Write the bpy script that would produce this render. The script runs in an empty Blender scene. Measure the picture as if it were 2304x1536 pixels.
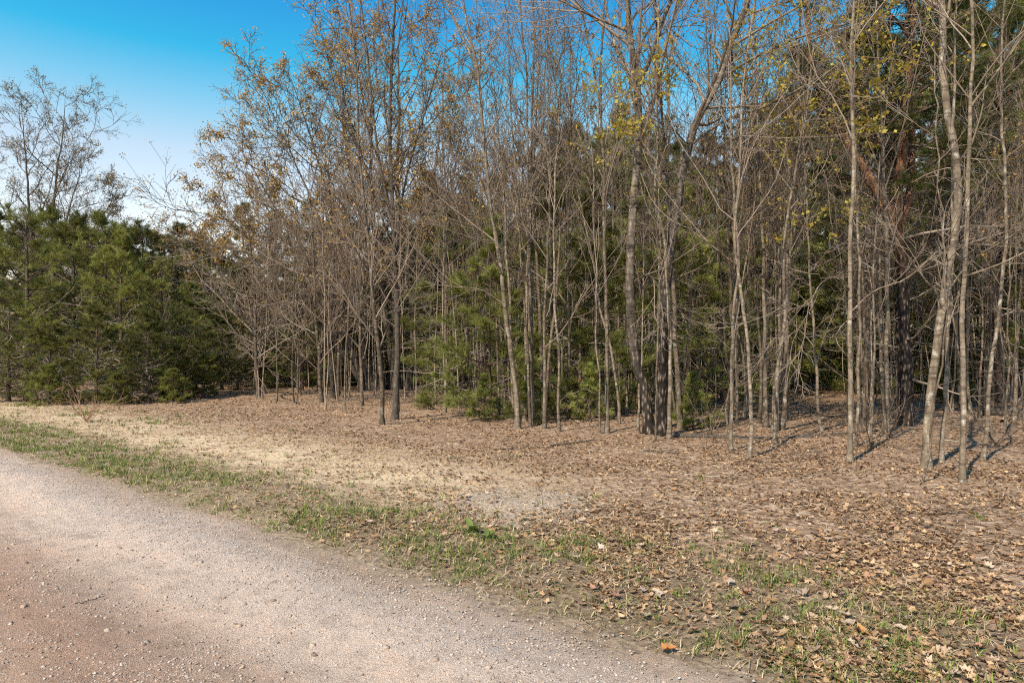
import bpy, math
import numpy as np

# ------------------------------------------------------------------ camera, world, sun
sc = bpy.context.scene
COL = sc.collection
F, CX, HY, EYE = 1536.0, 1152.0, 795.0, 1.6      # focal length, centre and horizon of the photograph in its own pixels
cam_d = bpy.data.cameras.new("camera")
cam_d.sensor_width = 36.0
cam_d.lens = 36.0 * F / 2304.0
cam_d.shift_y = (HY - 768.0) / 2304.0
cam_d.clip_start = 0.05
cam_d.clip_end = 5000.0
cam = bpy.data.objects.new("camera", cam_d)
cam.location = (0, 0, EYE)
cam.rotation_euler = (math.radians(90), 0, 0)
COL.objects.link(cam)
sc.camera = cam

SUN_EL, SUN_AZ = math.radians(46), math.radians(-143)   # azimuth from +Y, clockwise: behind the camera and to the left
sun_dir = np.array([math.sin(SUN_AZ) * math.cos(SUN_EL), math.cos(SUN_AZ) * math.cos(SUN_EL), math.sin(SUN_EL)])
w = bpy.data.worlds.new("World")
sc.world = w
w.use_nodes = True
nt = w.node_tree
nt.nodes.clear()
N = nt.nodes.new
sky = N("ShaderNodeTexSky")
sky.sky_type = "NISHITA"
sky.sun_disc = False
sky.sun_elevation = SUN_EL
sky.sun_rotation = SUN_AZ
sky.air_density = 1.0
sky.dust_density = 0.3
sky.ozone_density = 2.0
# the photographed sky runs from near white low down to a strong cyan blue: tint the Nishita sky by elevation
tc = N("ShaderNodeTexCoord")
sxyz = N("ShaderNodeSeparateXYZ")
rampn = N("ShaderNodeValToRGB")
el = rampn.color_ramp.elements
SKYR = [(0.0, (1.7, 1.2, 0.90)), (0.15, (1.66, 1.2, 0.90)), (0.20, (1.55, 1.18, 0.90)), (0.26, (1.42, 1.17, 0.92)), (0.295, (1.05, 1.16, 0.95)),
        (0.33, (0.66, 1.12, 0.98)), (0.377, (0.17, 1.02, 1.0)), (0.43, (0.14, 0.86, 1.03)), (0.7, (0.13, 0.58, 0.84)), (1.0, (0.12, 0.48, 0.72))]
while len(el) > 1: el.remove(el[0])
el[0].position = SKYR[0][0]; el[0].color = tuple(c / 2 for c in SKYR[0][1]) + (1,)
for p_, c_ in SKYR[1:]:
    e_ = el.new(p_); e_.color = tuple(c / 2 for c in c_) + (1,)
hs = N("ShaderNodeMix")
hs.data_type = "RGBA"; hs.blend_type = "MULTIPLY"; hs.inputs[0].default_value = 1.0
nt.links.new(tc.outputs["Generated"], sxyz.inputs[0])
nt.links.new(sxyz.outputs[2], rampn.inputs[0])
nt.links.new(rampn.outputs[0], hs.inputs[7])
bg = N("ShaderNodeBackground")
bg.inputs["Strength"].default_value = 0.30   # the elevation tint above halves it
out = N("ShaderNodeOutputWorld")
nt.links.new(sky.outputs[0], hs.inputs[6])
nt.links.new(hs.outputs[2], bg.inputs["Color"])
nt.links.new(bg.outputs[0], out.inputs["Surface"])

sun_l = bpy.data.lights.new("sun", "SUN")
sun_l.energy = 5.0
sun_l.angle = math.radians(0.5)
sun_l.color = (1.0, 0.88, 0.71)
sun_o = bpy.data.objects.new("sun", sun_l)
COL.objects.link(sun_o)
from mathutils import Vector
sun_o.rotation_euler = Vector(-sun_dir).to_track_quat("-Z", "Y").to_euler()
sun_o.location = tuple(sun_dir * 60)

vs = sc.view_settings
vs.view_transform = "Standard"
vs.look = "None"
vs.exposure = 0.6
vs.gamma = 1.0
vs.use_curve_mapping = False
sc.cycles.max_bounces = 3
sc.cycles.diffuse_bounces = 2
sc.cycles.use_denoising = False
sc.cycles.filter_width = 1.15
sc.cycles.use_adaptive_sampling = True
sc.cycles.adaptive_threshold = 0.04
sc.cycles.transparent_max_bounces = 4

# ------------------------------------------------------------------ helpers
RNG = np.random.default_rng(11)


def _hash(ix, iy, seed):
    h = (ix.astype(np.int64) * 374761393 + iy.astype(np.int64) * 668265263 + seed * 982451653) & 0x7FFFFFFF
    h = ((h ^ (h >> 13)) * 1274126177) & 0x7FFFFFFF
    h = h ^ (h >> 16)
    return (h & 0xFFFF) / 65535.0


def vnoise(x, y, scale=1.0, seed=0, octaves=3):
    """smooth value noise in 0..1"""
    x = np.asarray(x, float) * scale
    y = np.asarray(y, float) * scale
    tot = 0.0
    amp, norm = 1.0, 0.0
    for o in range(octaves):
        ix, iy = np.floor(x), np.floor(y)
        fx, fy = x - ix, y - iy
        fx = fx * fx * (3 - 2 * fx)
        fy = fy * fy * (3 - 2 * fy)
        a = _hash(ix, iy, seed + o); b = _hash(ix + 1, iy, seed + o)
        c = _hash(ix, iy + 1, seed + o); d = _hash(ix + 1, iy + 1, seed + o)
        tot = tot + amp * ((a * (1 - fx) + b * fx) * (1 - fy) + (c * (1 - fx) + d * fx) * fy)
        norm += amp
        amp *= 0.5
        x = x * 2.03 + 7.1; y = y * 2.03 + 3.7
    return tot / norm


def smooth(a, b, x):
    t = np.clip((np.asarray(x, float) - a) / (b - a), 0, 1)
    return t * t * (3 - 2 * t)


# the road edge is a straight line on the ground; s = metres from it into the wood, u = metres along it
NX, NY = 0.640, 0.768
S0 = 1.18 * NX + 3.32 * NY


def s_of(x, y):
    return np.asarray(x) * NX + np.asarray(y) * NY - S0


def u_of(x, y):
    return -np.asarray(x) * NY + np.asarray(y) * NX


def xy_of(u, s):
    t = np.asarray(s) + S0
    return t * NX - np.asarray(u) * NY, t * NY + np.asarray(u) * NX


def hgt(x, y):
    """ground height"""
    x = np.asarray(x, float); y = np.asarray(y, float)
    s = s_of(x, y)
    h = 0.05 * (vnoise(x, y, 0.45, 5, 3) - 0.5) * smooth(0, 2, s)
    h = h + 0.22 * (vnoise(x, y, 0.09, 8, 2) - 0.5) * smooth(5, 14, s)
    h = h + 0.05 * smooth(-0.3, 0.8, s) - 0.03
    h = h + 0.028 * np.exp(-((s + 0.48) / 0.24) ** 2) - 0.02 * np.exp(-((s + 1.25) / 0.3) ** 2) + 0.015 * np.exp(-((s + 2.1) / 0.45) ** 2) - 0.02 * np.exp(-((s + 3.0) / 0.35) ** 2) + 0.012 * (vnoise(x, y, 1.1, 3, 3) - 0.5) * smooth(0.3, -0.2, s)
    return h


def dep(py):
    return EYE * F / (py - HY)


def gp(px, py):
    d = dep(py)
    return (px - CX) / F * d, d


def pz(px, py, d):
    return np.array([(px - CX) / F * d, d, EYE + (HY - py) / F * d])


def mesh(name, V, Q=None, T=None, mats=(), col=None, smooth_=True, mi=None):
    V = np.ascontiguousarray(V, dtype=np.float32)
    me = bpy.data.meshes.new(name)
    nq = 0 if Q is None else len(Q)
    ntr = 0 if T is None else len(T)
    loops = []
    if nq: loops.append(np.asarray(Q, np.int32).ravel())
    if ntr: loops.append(np.asarray(T, np.int32).ravel())
    loops = np.concatenate(loops)
    me.vertices.add(len(V))
    me.vertices.foreach_set("co", V.ravel())
    me.loops.add(len(loops))
    me.loops.foreach_set("vertex_index", loops)
    me.polygons.add(nq + ntr)
    st = np.concatenate([np.arange(nq) * 4, nq * 4 + np.arange(ntr) * 3]).astype(np.int32)
    me.polygons.foreach_set("loop_start", st)
    if smooth_:
        me.polygons.foreach_set("use_smooth", np.ones(nq + ntr, bool))
    for m in mats:
        me.materials.append(m)
    if mi is not None:
        me.polygons.foreach_set("material_index", np.asarray(mi, np.int32))
    if col is not None:
        a = me.color_attributes.new("tint", "FLOAT_COLOR", "POINT")
        c = np.ones((len(V), 4), np.float32)
        c[:, :3] = col
        a.data.foreach_set("color", c.ravel())
    me.update(calc_edges=True)
    return me


def obj(name, me, parent=None, loc=None, label=None, cat=None, group=None, kind=None, rz=0.0, scale=None):
    o = bpy.data.objects.new(name, me)
    COL.objects.link(o)
    if parent is not None: o.parent = parent
    if loc is not None: o.location = [float(v) for v in loc]
    if rz: o.rotation_euler = (0, 0, float(rz))
    if scale is not None: o.scale = scale if hasattr(scale, "__len__") else (scale,) * 3
    if label: o["label"] = label
    if cat: o["category"] = cat
    if group: o["group"] = group
    if kind: o["kind"] = kind
    elif parent is not None and name in STUFF: o["kind"] = "stuff"
    return o


def unit(a):
    return a / np.maximum(np.linalg.norm(a, axis=-1, keepdims=True), 1e-9)


def tubes(P, R, k, rough=0.0, rng=None):
    """P (M,N,3) centre lines, R (M,N) radii -> verts, quads"""
    M, n, _ = P.shape
    T = unit(np.gradient(P, axis=1))
    mt = unit(T.mean(axis=1))
    ref = np.where(np.abs(mt[:, 2:3]) > 0.8, np.array([[1.0, 0.2, 0]]), np.array([[0.1, 0.2, 1.0]]))[:, None, :]
    A = unit(np.cross(T, np.broadcast_to(ref, T.shape)))
    B = np.cross(T, A)
    a = np.arange(k) * 2 * np.pi / k
    RR = np.repeat(R[:, :, None], k, axis=2)
    if rough and rng is not None:
        RR = RR * (1 + rough * rng.normal(size=RR.shape))
    V = P[:, :, None, :] + RR[..., None] * (np.cos(a)[None, None, :, None] * A[:, :, None, :] + np.sin(a)[None, None, :, None] * B[:, :, None, :])
    idx = np.arange(M * n * k).reshape(M, n, k)
    q = np.stack([idx[:, :-1], np.roll(idx, -1, 2)[:, :-1], np.roll(idx, -1, 2)[:, 1:], idx[:, 1:]], axis=-1)
    return V.reshape(-1, 3), q.reshape(-1, 4)


def join(parts):
    Vs, Qs, o = [], [], 0
    for V, Q in parts:
        Vs.append(V); Qs.append(Q + o); o += len(V)
    return np.concatenate(Vs), np.concatenate(Qs)


def resample(pts, n):
    pts = np.asarray(pts, float)
    d = np.r_[0, np.cumsum(np.linalg.norm(np.diff(pts, axis=0), axis=1))]
    t = np.linspace(0, d[-1], n)
    # Catmull-like smoothing: cubic hermite through the points
    m = np.gradient(pts, d, axis=0)
    i = np.clip(np.searchsorted(d, t, side="right") - 1, 0, len(d) - 2)
    h = (d[i + 1] - d[i])[:, None]
    x = ((t - d[i])[:, None]) / h
    return ((2 * x**3 - 3 * x**2 + 1) * pts[i] + (x**3 - 2 * x**2 + x) * h * m[i]
            + (-2 * x**3 + 3 * x**2) * pts[i + 1] + (x**3 - x**2) * h * m[i + 1])


def grow(rng, P, R, k, t0, t1, L, ang, n, up=0.1, wob=0.12, rr=0.55, rmin=0.003, fall=0.5, lj=0.35, aj=0.25, flat=0.0, power=1.0, thick=0.012):
    """k side shoots on each parent line -> (M*k, n, 3), radii, start fraction"""
    M, Np, _ = P.shape
    t = t0 + (t1 - t0) * (((np.arange(k)[None, :] + rng.random((M, k))) / k) ** power)
    f = t * (Np - 1)
    i = np.clip(f.astype(int), 0, Np - 2)
    w_ = (f - i)[..., None]
    r_ = np.arange(M)[:, None]
    base = P[r_, i] * (1 - w_) + P[r_, i + 1] * w_
    prad = R[r_, i] * (1 - w_[..., 0]) + R[r_, i + 1] * w_[..., 0]
    T = unit(P[r_, i + 1] - P[r_, i])
    plen = np.linalg.norm(np.diff(P, axis=1), axis=2).sum(1)[:, None]
    az = rng.random((M, 1)) * 6.28 + np.arange(k)[None, :] * 2.39996 + rng.normal(0, 0.5, (M, k))
    ref = np.where(np.abs(T[..., 2:3]) > 0.9, np.array([1.0, 0, 0]), np.array([0, 0, 1.0]))
    A = unit(np.cross(T, ref)); B = np.cross(T, A)
    ca, sa = np.cos(az)[..., None], np.sin(az)[..., None]
    if flat: sa = sa * (1 - flat)
    Qv = unit(ca * A + sa * B)
    a = ang * (1 + aj * rng.normal(size=(M, k)))[..., None]
    d = unit(np.cos(a) * T + np.sin(a) * Qv)
    tt = (t - t0) / max(t1 - t0, 1e-6)
    ln = (L if L > 0 else -L * plen) * (1 - fall * tt) * (1 + lj * rng.normal(size=(M, k)).clip(-1.6, 1.8))
    ln = np.maximum(ln, 0.05)
    base = base.reshape(-1, 3); d = d.reshape(-1, 3); ln = ln.reshape(-1); prad = prad.reshape(-1)
    K = len(base)
    pts = np.zeros((K, n, 3)); pts[:, 0] = base
    step = (ln / (n - 1))[:, None]
    upv = np.array([0, 0, 1.0])
    for j in range(1, n):
        pts[:, j] = pts[:, j - 1] + d * step
        d = unit(d + upv * up + wob * rng.normal(size=(K, 3)))
    r0 = np.maximum(np.minimum(prad * rr, thick * ln + rmin), rmin)
    fr = np.linspace(1, 0, n)[None, :]
    rad = rmin * 0.7 + (r0[:, None] - rmin * 0.7) * fr ** 0.9
    return pts, rad, t.reshape(-1)


# ------------------------------------------------------------------ materials
def mat(name):
    m = bpy.data.materials.new(name)
    m.use_nodes = True
    t = m.node_tree
    b = t.nodes["Principled BSDF"]
    b.inputs["Specular IOR Level"].default_value = 0.2
    b.inputs["Roughness"].default_value = 0.85
    return m, t, b


def node(t, kind, **kw):
    n = t.nodes.new("ShaderNode" + kind)
    for k, v in kw.items():
        if k in n.inputs.keys() if hasattr(n.inputs, "keys") else False:
            n.inputs[k].default_value = v
        else:
            setattr(n, k, v)
    return n


def noise(t, vec, scale, detail=4.0, rough=0.6):
    n = t.nodes.new("ShaderNodeTexNoise")
    n.inputs["Scale"].default_value = scale
    n.inputs["Detail"].default_value = detail
    n.inputs["Roughness"].default_value = rough
    if vec is not None: t.links.new(vec, n.inputs["Vector"])
    return n.outputs["Fac"]


def ramp(t, fac, stops, interp="LINEAR"):
    n = t.nodes.new("ShaderNodeValToRGB")
    n.color_ramp.interpolation = interp
    el = n.color_ramp.elements
    while len(el) > 1: el.remove(el[0])
    el[0].position = stops[0][0]
    el[0].color = tuple(stops[0][1]) + (1,) if len(stops[0][1]) == 3 else stops[0][1]
    for p, c in stops[1:]:
        e = el.new(p); e.color = tuple(c) + (1,)
    t.links.new(fac, n.inputs["Fac"])
    return n.outputs["Color"]


def g3(v):
    return (v, v, v)


def mix(t, fac, a, b, mode="MIX"):
    n = t.nodes.new("ShaderNodeMix")
    n.data_type = "RGBA"; n.blend_type = mode
    for s, v in ((0, fac), (6, a), (7, b)):
        if hasattr(v, "links"): t.links.new(v, n.inputs[s])
        elif s == 0: n.inputs[s].default_value = v
        else: n.inputs[s].default_value = tuple(v) + (1,)
    return n.outputs[2]


def mth(t, op, a, b=0.0, clamp=False):
    n = t.nodes.new("ShaderNodeMath")
    n.operation = op; n.use_clamp = clamp
    for s, v in ((0, a), (1, b)):
        if hasattr(v, "links"): t.links.new(v, n.inputs[s])
        else: n.inputs[s].default_value = v
    return n.outputs[0]


def bump(t, b, h, strength, dist):
    n = t.nodes.new("ShaderNodeBump")
    n.inputs["Strength"].default_value = strength
    n.inputs["Distance"].default_value = dist
    t.links.new(h, n.inputs["Height"])
    t.links.new(n.outputs[0], b.inputs["Normal"])


def objvec(t, sx=1, sy=1, sz=1, perobject=True):
    tc = t.nodes.new("ShaderNodeTexCoord")
    mp = t.nodes.new("ShaderNodeMapping")
    mp.inputs["Scale"].default_value = (sx, sy, sz)
    t.links.new(tc.outputs["Object"], mp.inputs["Vector"])
    if perobject:
        oi = t.nodes.new("ShaderNodeObjectInfo")
        sc_ = mth(t, "MULTIPLY", oi.outputs["Random"], 37.0)
        cb = t.nodes.new("ShaderNodeCombineXYZ")
        t.links.new(sc_, cb.inputs[0]); t.links.new(sc_, cb.inputs[2])
        t.links.new(cb.outputs[0], mp.inputs["Location"])
    return mp.outputs[0]


def bark_mat(name, dark, mid, light, lichen=0.35, ring=0.0, fine=1.0, low=None, low_h=(0.5, 2.5)):
    """smooth grey bark with pale lichen blotches, optional cross rings and a furrowed dark foot"""
    m, t, b = mat(name)
    v = objvec(t, 6 * fine, 6 * fine, 1.6 * fine)
    n1 = noise(t, v, 2.0, 5, 0.65)
    c = ramp(t, n1, [(0.25, dark), (0.5, mid), (0.75, light)])
    v2 = objvec(t, 1, 1, 0.7)
    n2 = noise(t, v2, 11.0, 4, 0.7)
    lm = ramp(t, n2, [(0.56, g3(0)), (0.64, g3(1))])
    c = mix(t, mth(t, "MULTIPLY", lm, lichen), c, (0.47, 0.46, 0.40))
    n3 = noise(t, objvec(t, 1, 1, 3.5), 4.0, 3, 0.6)
    if ring:
        rm = ramp(t, noise(t, objvec(t, 1.6, 1.6, 9), 1.6, 4, 0.7), [(0.50, g3(0)), (0.60, g3(1))])
        c = mix(t, mth(t, "MULTIPLY", rm, ring), c, dark)
    oi = t.nodes.new("ShaderNodeObjectInfo")
    br = mth(t, "ADD", mth(t, "MULTIPLY", oi.outputs["Random"], 0.5), 0.75)
    hsn = t.nodes.new("ShaderNodeHueSaturation")
    t.links.new(br, hsn.inputs["Value"]); t.links.new(c, hsn.inputs["Color"])
    c = hsn.outputs[0]
    hgt_ = n1
    if low is not None:
        tc = t.nodes.new("ShaderNodeTexCoord")
        sp = t.nodes.new("ShaderNodeSeparateXYZ")
        t.links.new(tc.outputs["Object"], sp.inputs[0])
        zz = mth(t, "ADD", sp.outputs[2], mth(t, "MULTIPLY", mth(t, "SUBTRACT", noise(t, objvec(t), 2.2, 4), 0.5), 3.4))
        mr = t.nodes.new("ShaderNodeMapRange")
        mr.inputs["From Min"].default_value = low_h[1]; mr.inputs["From Max"].default_value = low_h[0]
        t.links.new(zz, mr.inputs["Value"])
        vor = t.nodes.new("ShaderNodeTexVoronoi")
        vor.inputs["Scale"].default_value = 17.0
        vor.feature = "F1"
        t.links.new(objvec(t, 1, 1, 0.35), vor.inputs["Vector"])
        cr = ramp(t, vor.outputs["Distance"], [(0.1, tuple(x * 4.2 for x in low)), (0.28, tuple(x * 1.6 for x in low)), (0.5, tuple(x * 0.3 for x in low))])
        c = mix(t, mr.outputs[0], c, cr)
        hgt_ = mth(t, "SUBTRACT", n1, mth(t, "MULTIPLY", mth(t, "MULTIPLY", vor.outputs["Distance"], mr.outputs[0]), 1.6))
    t.links.new(c, b.inputs["Base Color"])
    bump(t, b, hgt_, 0.7, 0.02)
    return m


M_BARK = bark_mat("grey_bark", (0.055, 0.041, 0.03), (0.16, 0.125, 0.09), (0.30, 0.25, 0.185), 0.45, ring=0.75)
M_BARK2 = bark_mat("brown_grey_bark", (0.04, 0.03, 0.021), (0.11, 0.082, 0.058), (0.21, 0.165, 0.12), 0.35, ring=0.65)
M_DARKBARK = bark_mat("dark_furrowed_bark", (0.035, 0.027, 0.021), (0.08, 0.064, 0.05), (0.15, 0.125, 0.10), 0.15, fine=2.0)
M_BIRCH = bark_mat("birch_bark", (0.04, 0.031, 0.024), (0.15, 0.122, 0.094), (0.38, 0.33, 0.265), 0.35, ring=0.9,
                   low=(0.062, 0.048, 0.037), low_h=(0.3, 4.8))
M_BIRCH2 = bark_mat("rough_birch_bark", (0.05, 0.04, 0.031), (0.14, 0.115, 0.09), (0.29, 0.25, 0.20), 0.3, ring=0.8,
                    low=(0.052, 0.04, 0.031), low_h=(2.0, 7.0))
def twig_mat(name, a, b_):
    m, t, b = mat(name)
    oi = t.nodes.new("ShaderNodeObjectInfo")
    t.links.new(mix(t, oi.outputs["Random"], a, b_), b.inputs["Base Color"])
    return m


M_TWIG = twig_mat("twig_bark", (0.145, 0.11, 0.083), (0.25, 0.20, 0.155))
M_TWIGB = twig_mat("thicket_twig_bark", (0.105, 0.078, 0.059), (0.20, 0.153, 0.118))
M_OAKTWIG = twig_mat("oak_twig_bark", (0.075, 0.054, 0.042), (0.13, 0.096, 0.074))
M_PINEBARK = bark_mat("pine_bark", (0.035, 0.026, 0.02), (0.085, 0.06, 0.046), (0.16, 0.11, 0.08), 0.1, fine=1.6)
M_REDPINE = bark_mat("flaky_orange_pine_bark", (0.07, 0.035, 0.02), (0.2, 0.10, 0.055), (0.33, 0.18, 0.105), 0.0, fine=2.2,
                     low=(0.06, 0.045, 0.036), low_h=(3.2, 5.6))
M_REDTWIG = twig_mat("reddish_shoot_bark", (0.28, 0.17, 0.11), (0.32, 0.20, 0.13))
M_DEAD = twig_mat("dead_branch_bark", (0.25, 0.205, 0.16), (0.36, 0.30, 0.24))


def leaf_mat(name, sat=1.0, transl=0.3, rough=0.7, vary=(0.3, 0.85)):
    m, t, b = mat(name)
    at = t.nodes.new("ShaderNodeAttribute")
    at.attribute_name = "tint"
    oi = t.nodes.new("ShaderNodeObjectInfo")
    hsn = t.nodes.new("ShaderNodeHueSaturation")
    hsn.inputs["Saturation"].default_value = sat
    t.links.new(mth(t, "ADD", mth(t, "MULTIPLY", oi.outputs["Random"], vary[0]), vary[1]), hsn.inputs["Value"])
    t.links.new(at.outputs["Color"], hsn.inputs["Color"])
    t.links.new(hsn.outputs[0], b.inputs["Base Color"])
    b.inputs["Roughness"].default_value = rough
    if transl:
        tr = t.nodes.new("ShaderNodeBsdfTranslucent")
        t.links.new(hsn.outputs[0], tr.inputs["Color"])
        ms = t.nodes.new("ShaderNodeMixShader")
        ms.inputs[0].default_value = transl
        t.links.new(b.outputs[0], ms.inputs[1]); t.links.new(tr.outputs[0], ms.inputs[2])
        t.links.new(ms.outputs[0], t.nodes["Material Output"].inputs["Surface"])
    return m


M_NEEDLE = leaf_mat("pine_needles", 1.0, 0.34, 0.55, (0.7, 0.42))
M_YOUNG = leaf_mat("young_leaves", 1.0, 0.4, 0.6)
M_DRYLEAF = leaf_mat("dry_leaves", 1.0, 0.12, 0.75)
M_GRASS = leaf_mat("grass_blades", 1.0, 0.3, 0.6)
M_STONE = leaf_mat("gravel_stone", 1.0, 0.0, 0.9)


def ground_mat():
    m, t, b = mat("forest_floor")
    geo = t.nodes.new("ShaderNodeNewGeometry")
    pos = geo.outputs["Position"]
    sp = t.nodes.new("ShaderNodeSeparateXYZ"); t.links.new(pos, sp.inputs[0])
    X, Y = sp.outputs[0], sp.outputs[1]
    s = mth(t, "SUBTRACT", mth(t, "ADD", mth(t, "MULTIPLY", X, NX), mth(t, "MULTIPLY", Y, NY)), S0)
    u = mth(t, "ADD", mth(t, "MULTIPLY", X, -NY), mth(t, "MULTIPLY", Y, NX))
    nb = noise(t, pos, 0.55, 5, 0.6)
    nm = noise(t, pos, 2.3, 5, 0.65)
    nf = noise(t, pos, 22.0, 5, 0.7)
    sd = mth(t, "ADD", s, mth(t, "MULTIPLY", mth(t, "SUBTRACT", nm, 0.5), 1.1))
    # soil under leaves, with leaf sized cells for the far floor
    vor = t.nodes.new("ShaderNodeTexVoronoi"); vor.inputs["Scale"].default_value = 15.0
    t.links.new(pos, vor.inputs["Vector"])
    cs = t.nodes.new("ShaderNodeSeparateColor"); t.links.new(vor.outputs["Color"], cs.inputs[0])
    leafc = ramp(t, cs.outputs[0], [(0.0, (0.11, 0.068, 0.042)), (0.25, (0.20, 0.128, 0.08)), (0.55, (0.29, 0.19, 0.122)), (0.85, (0.40, 0.28, 0.19)), (1.0, (0.52, 0.385, 0.27))])
    soil = ramp(t, nf, [(0.3, (0.085, 0.058, 0.038)), (0.5, (0.185, 0.13, 0.088)), (0.72, (0.30, 0.22, 0.152))])
    c = mix(t, 0.85, soil, leafc)
    # straw coloured dry grass
    straw = ramp(t, nf, [(0.28, (0.34, 0.245, 0.15)), (0.5, (0.57, 0.44, 0.29)), (0.75, (0.72, 0.58, 0.41))])
    ms = t.nodes.new("ShaderNodeMapRange"); ms.interpolation_type = "SMOOTHSTEP"
    ms.inputs["From Min"].default_value = 5.2; ms.inputs["From Max"].default_value = 2.4
    t.links.new(sd, ms.inputs["Value"])
    mu = t.nodes.new("ShaderNodeMapRange"); mu.interpolation_type = "SMOOTHSTEP"
    mu.inputs["From Min"].default_value = 2.5; mu.inputs["From Max"].default_value = 7.0
    t.links.new(mth(t, "ADD", u, mth(t, "MULTIPLY", mth(t, "SUBTRACT", nb, 0.5), 4)), mu.inputs["Value"])
    sm = mth(t, "MULTIPLY", mth(t, "MULTIPLY", ms.outputs[0], mu.outputs[0]), ramp(t, nm, [(0.35, g3(0.15)), (0.55, g3(1))]))
    c = mix(t, sm, c, straw)
    # grassy soil of the verge
    mg = t.nodes.new("ShaderNodeMapRange"); mg.interpolation_type = "SMOOTHSTEP"
    mg.inputs["From Min"].default_value = 2.1; mg.inputs["From Max"].default_value = 0.9
    t.links.new(sd, mg.inputs["Value"])
    verge = ramp(t, nf, [(0.3, (0.075, 0.055, 0.032)), (0.5, (0.165, 0.122, 0.075)), (0.72, (0.27, 0.205, 0.135))])
    c = mix(t, mth(t, "MULTIPLY", mg.outputs[0], 0.75), c, verge)
    # worn sandy shoulder next to the gravel
    mw = t.nodes.new("ShaderNodeMapRange"); mw.interpolation_type = "SMOOTHSTEP"
    mw.inputs["From Min"].default_value = 0.3; mw.inputs["From Max"].default_value = -0.2
    t.links.new(sd, mw.inputs["Value"])
    sand = ramp(t, nf, [(0.25, (0.17, 0.125, 0.085)), (0.5, (0.30, 0.23, 0.165)), (0.75, (0.42, 0.34, 0.26))])
    c = mix(t, mw.outputs[0], c, sand)
    # old patch of pale gravel in the verge
    dx = mth(t, "SUBTRACT", X, 0.05); dy = mth(t, "MULTIPLY", mth(t, "SUBTRACT", Y, 7.15), 0.85)
    rr_ = mth(t, "SQRT", mth(t, "ADD", mth(t, "MULTIPLY", dx, dx), mth(t, "MULTIPLY", dy, dy)))
    mp = t.nodes.new("ShaderNodeMapRange"); mp.interpolation_type = "SMOOTHSTEP"
    mp.inputs["From Min"].default_value = 0.95; mp.inputs["From Max"].default_value = 0.3
    t.links.new(mth(t, "ADD", rr_, mth(t, "MULTIPLY", mth(t, "SUBTRACT", nm, 0.5), 2.6)), mp.inputs["Value"])
    grav = ramp(t, noise(t, pos, 45, 3, 0.7), [(0.3, (0.2, 0.16, 0.13)), (0.5, (0.38, 0.33, 0.28)), (0.7, (0.54, 0.49, 0.44))])
    c = mix(t, mth(t, "MULTIPLY", mp.outputs[0], 0.55), c, grav)
    c = mix(t, 0.35, c, ramp(t, nb, [(0.3, g3(0.72)), (0.7, g3(1.15))]), "MULTIPLY")
    t.links.new(c, b.inputs["Base Color"])
    b.inputs["Roughness"].default_value = 0.95
    bump(t, b, mth(t, "ADD", nf, mth(t, "MULTIPLY", vor.outputs["Distance"], 0.9)), 0.8, 0.03)
    return m


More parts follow.
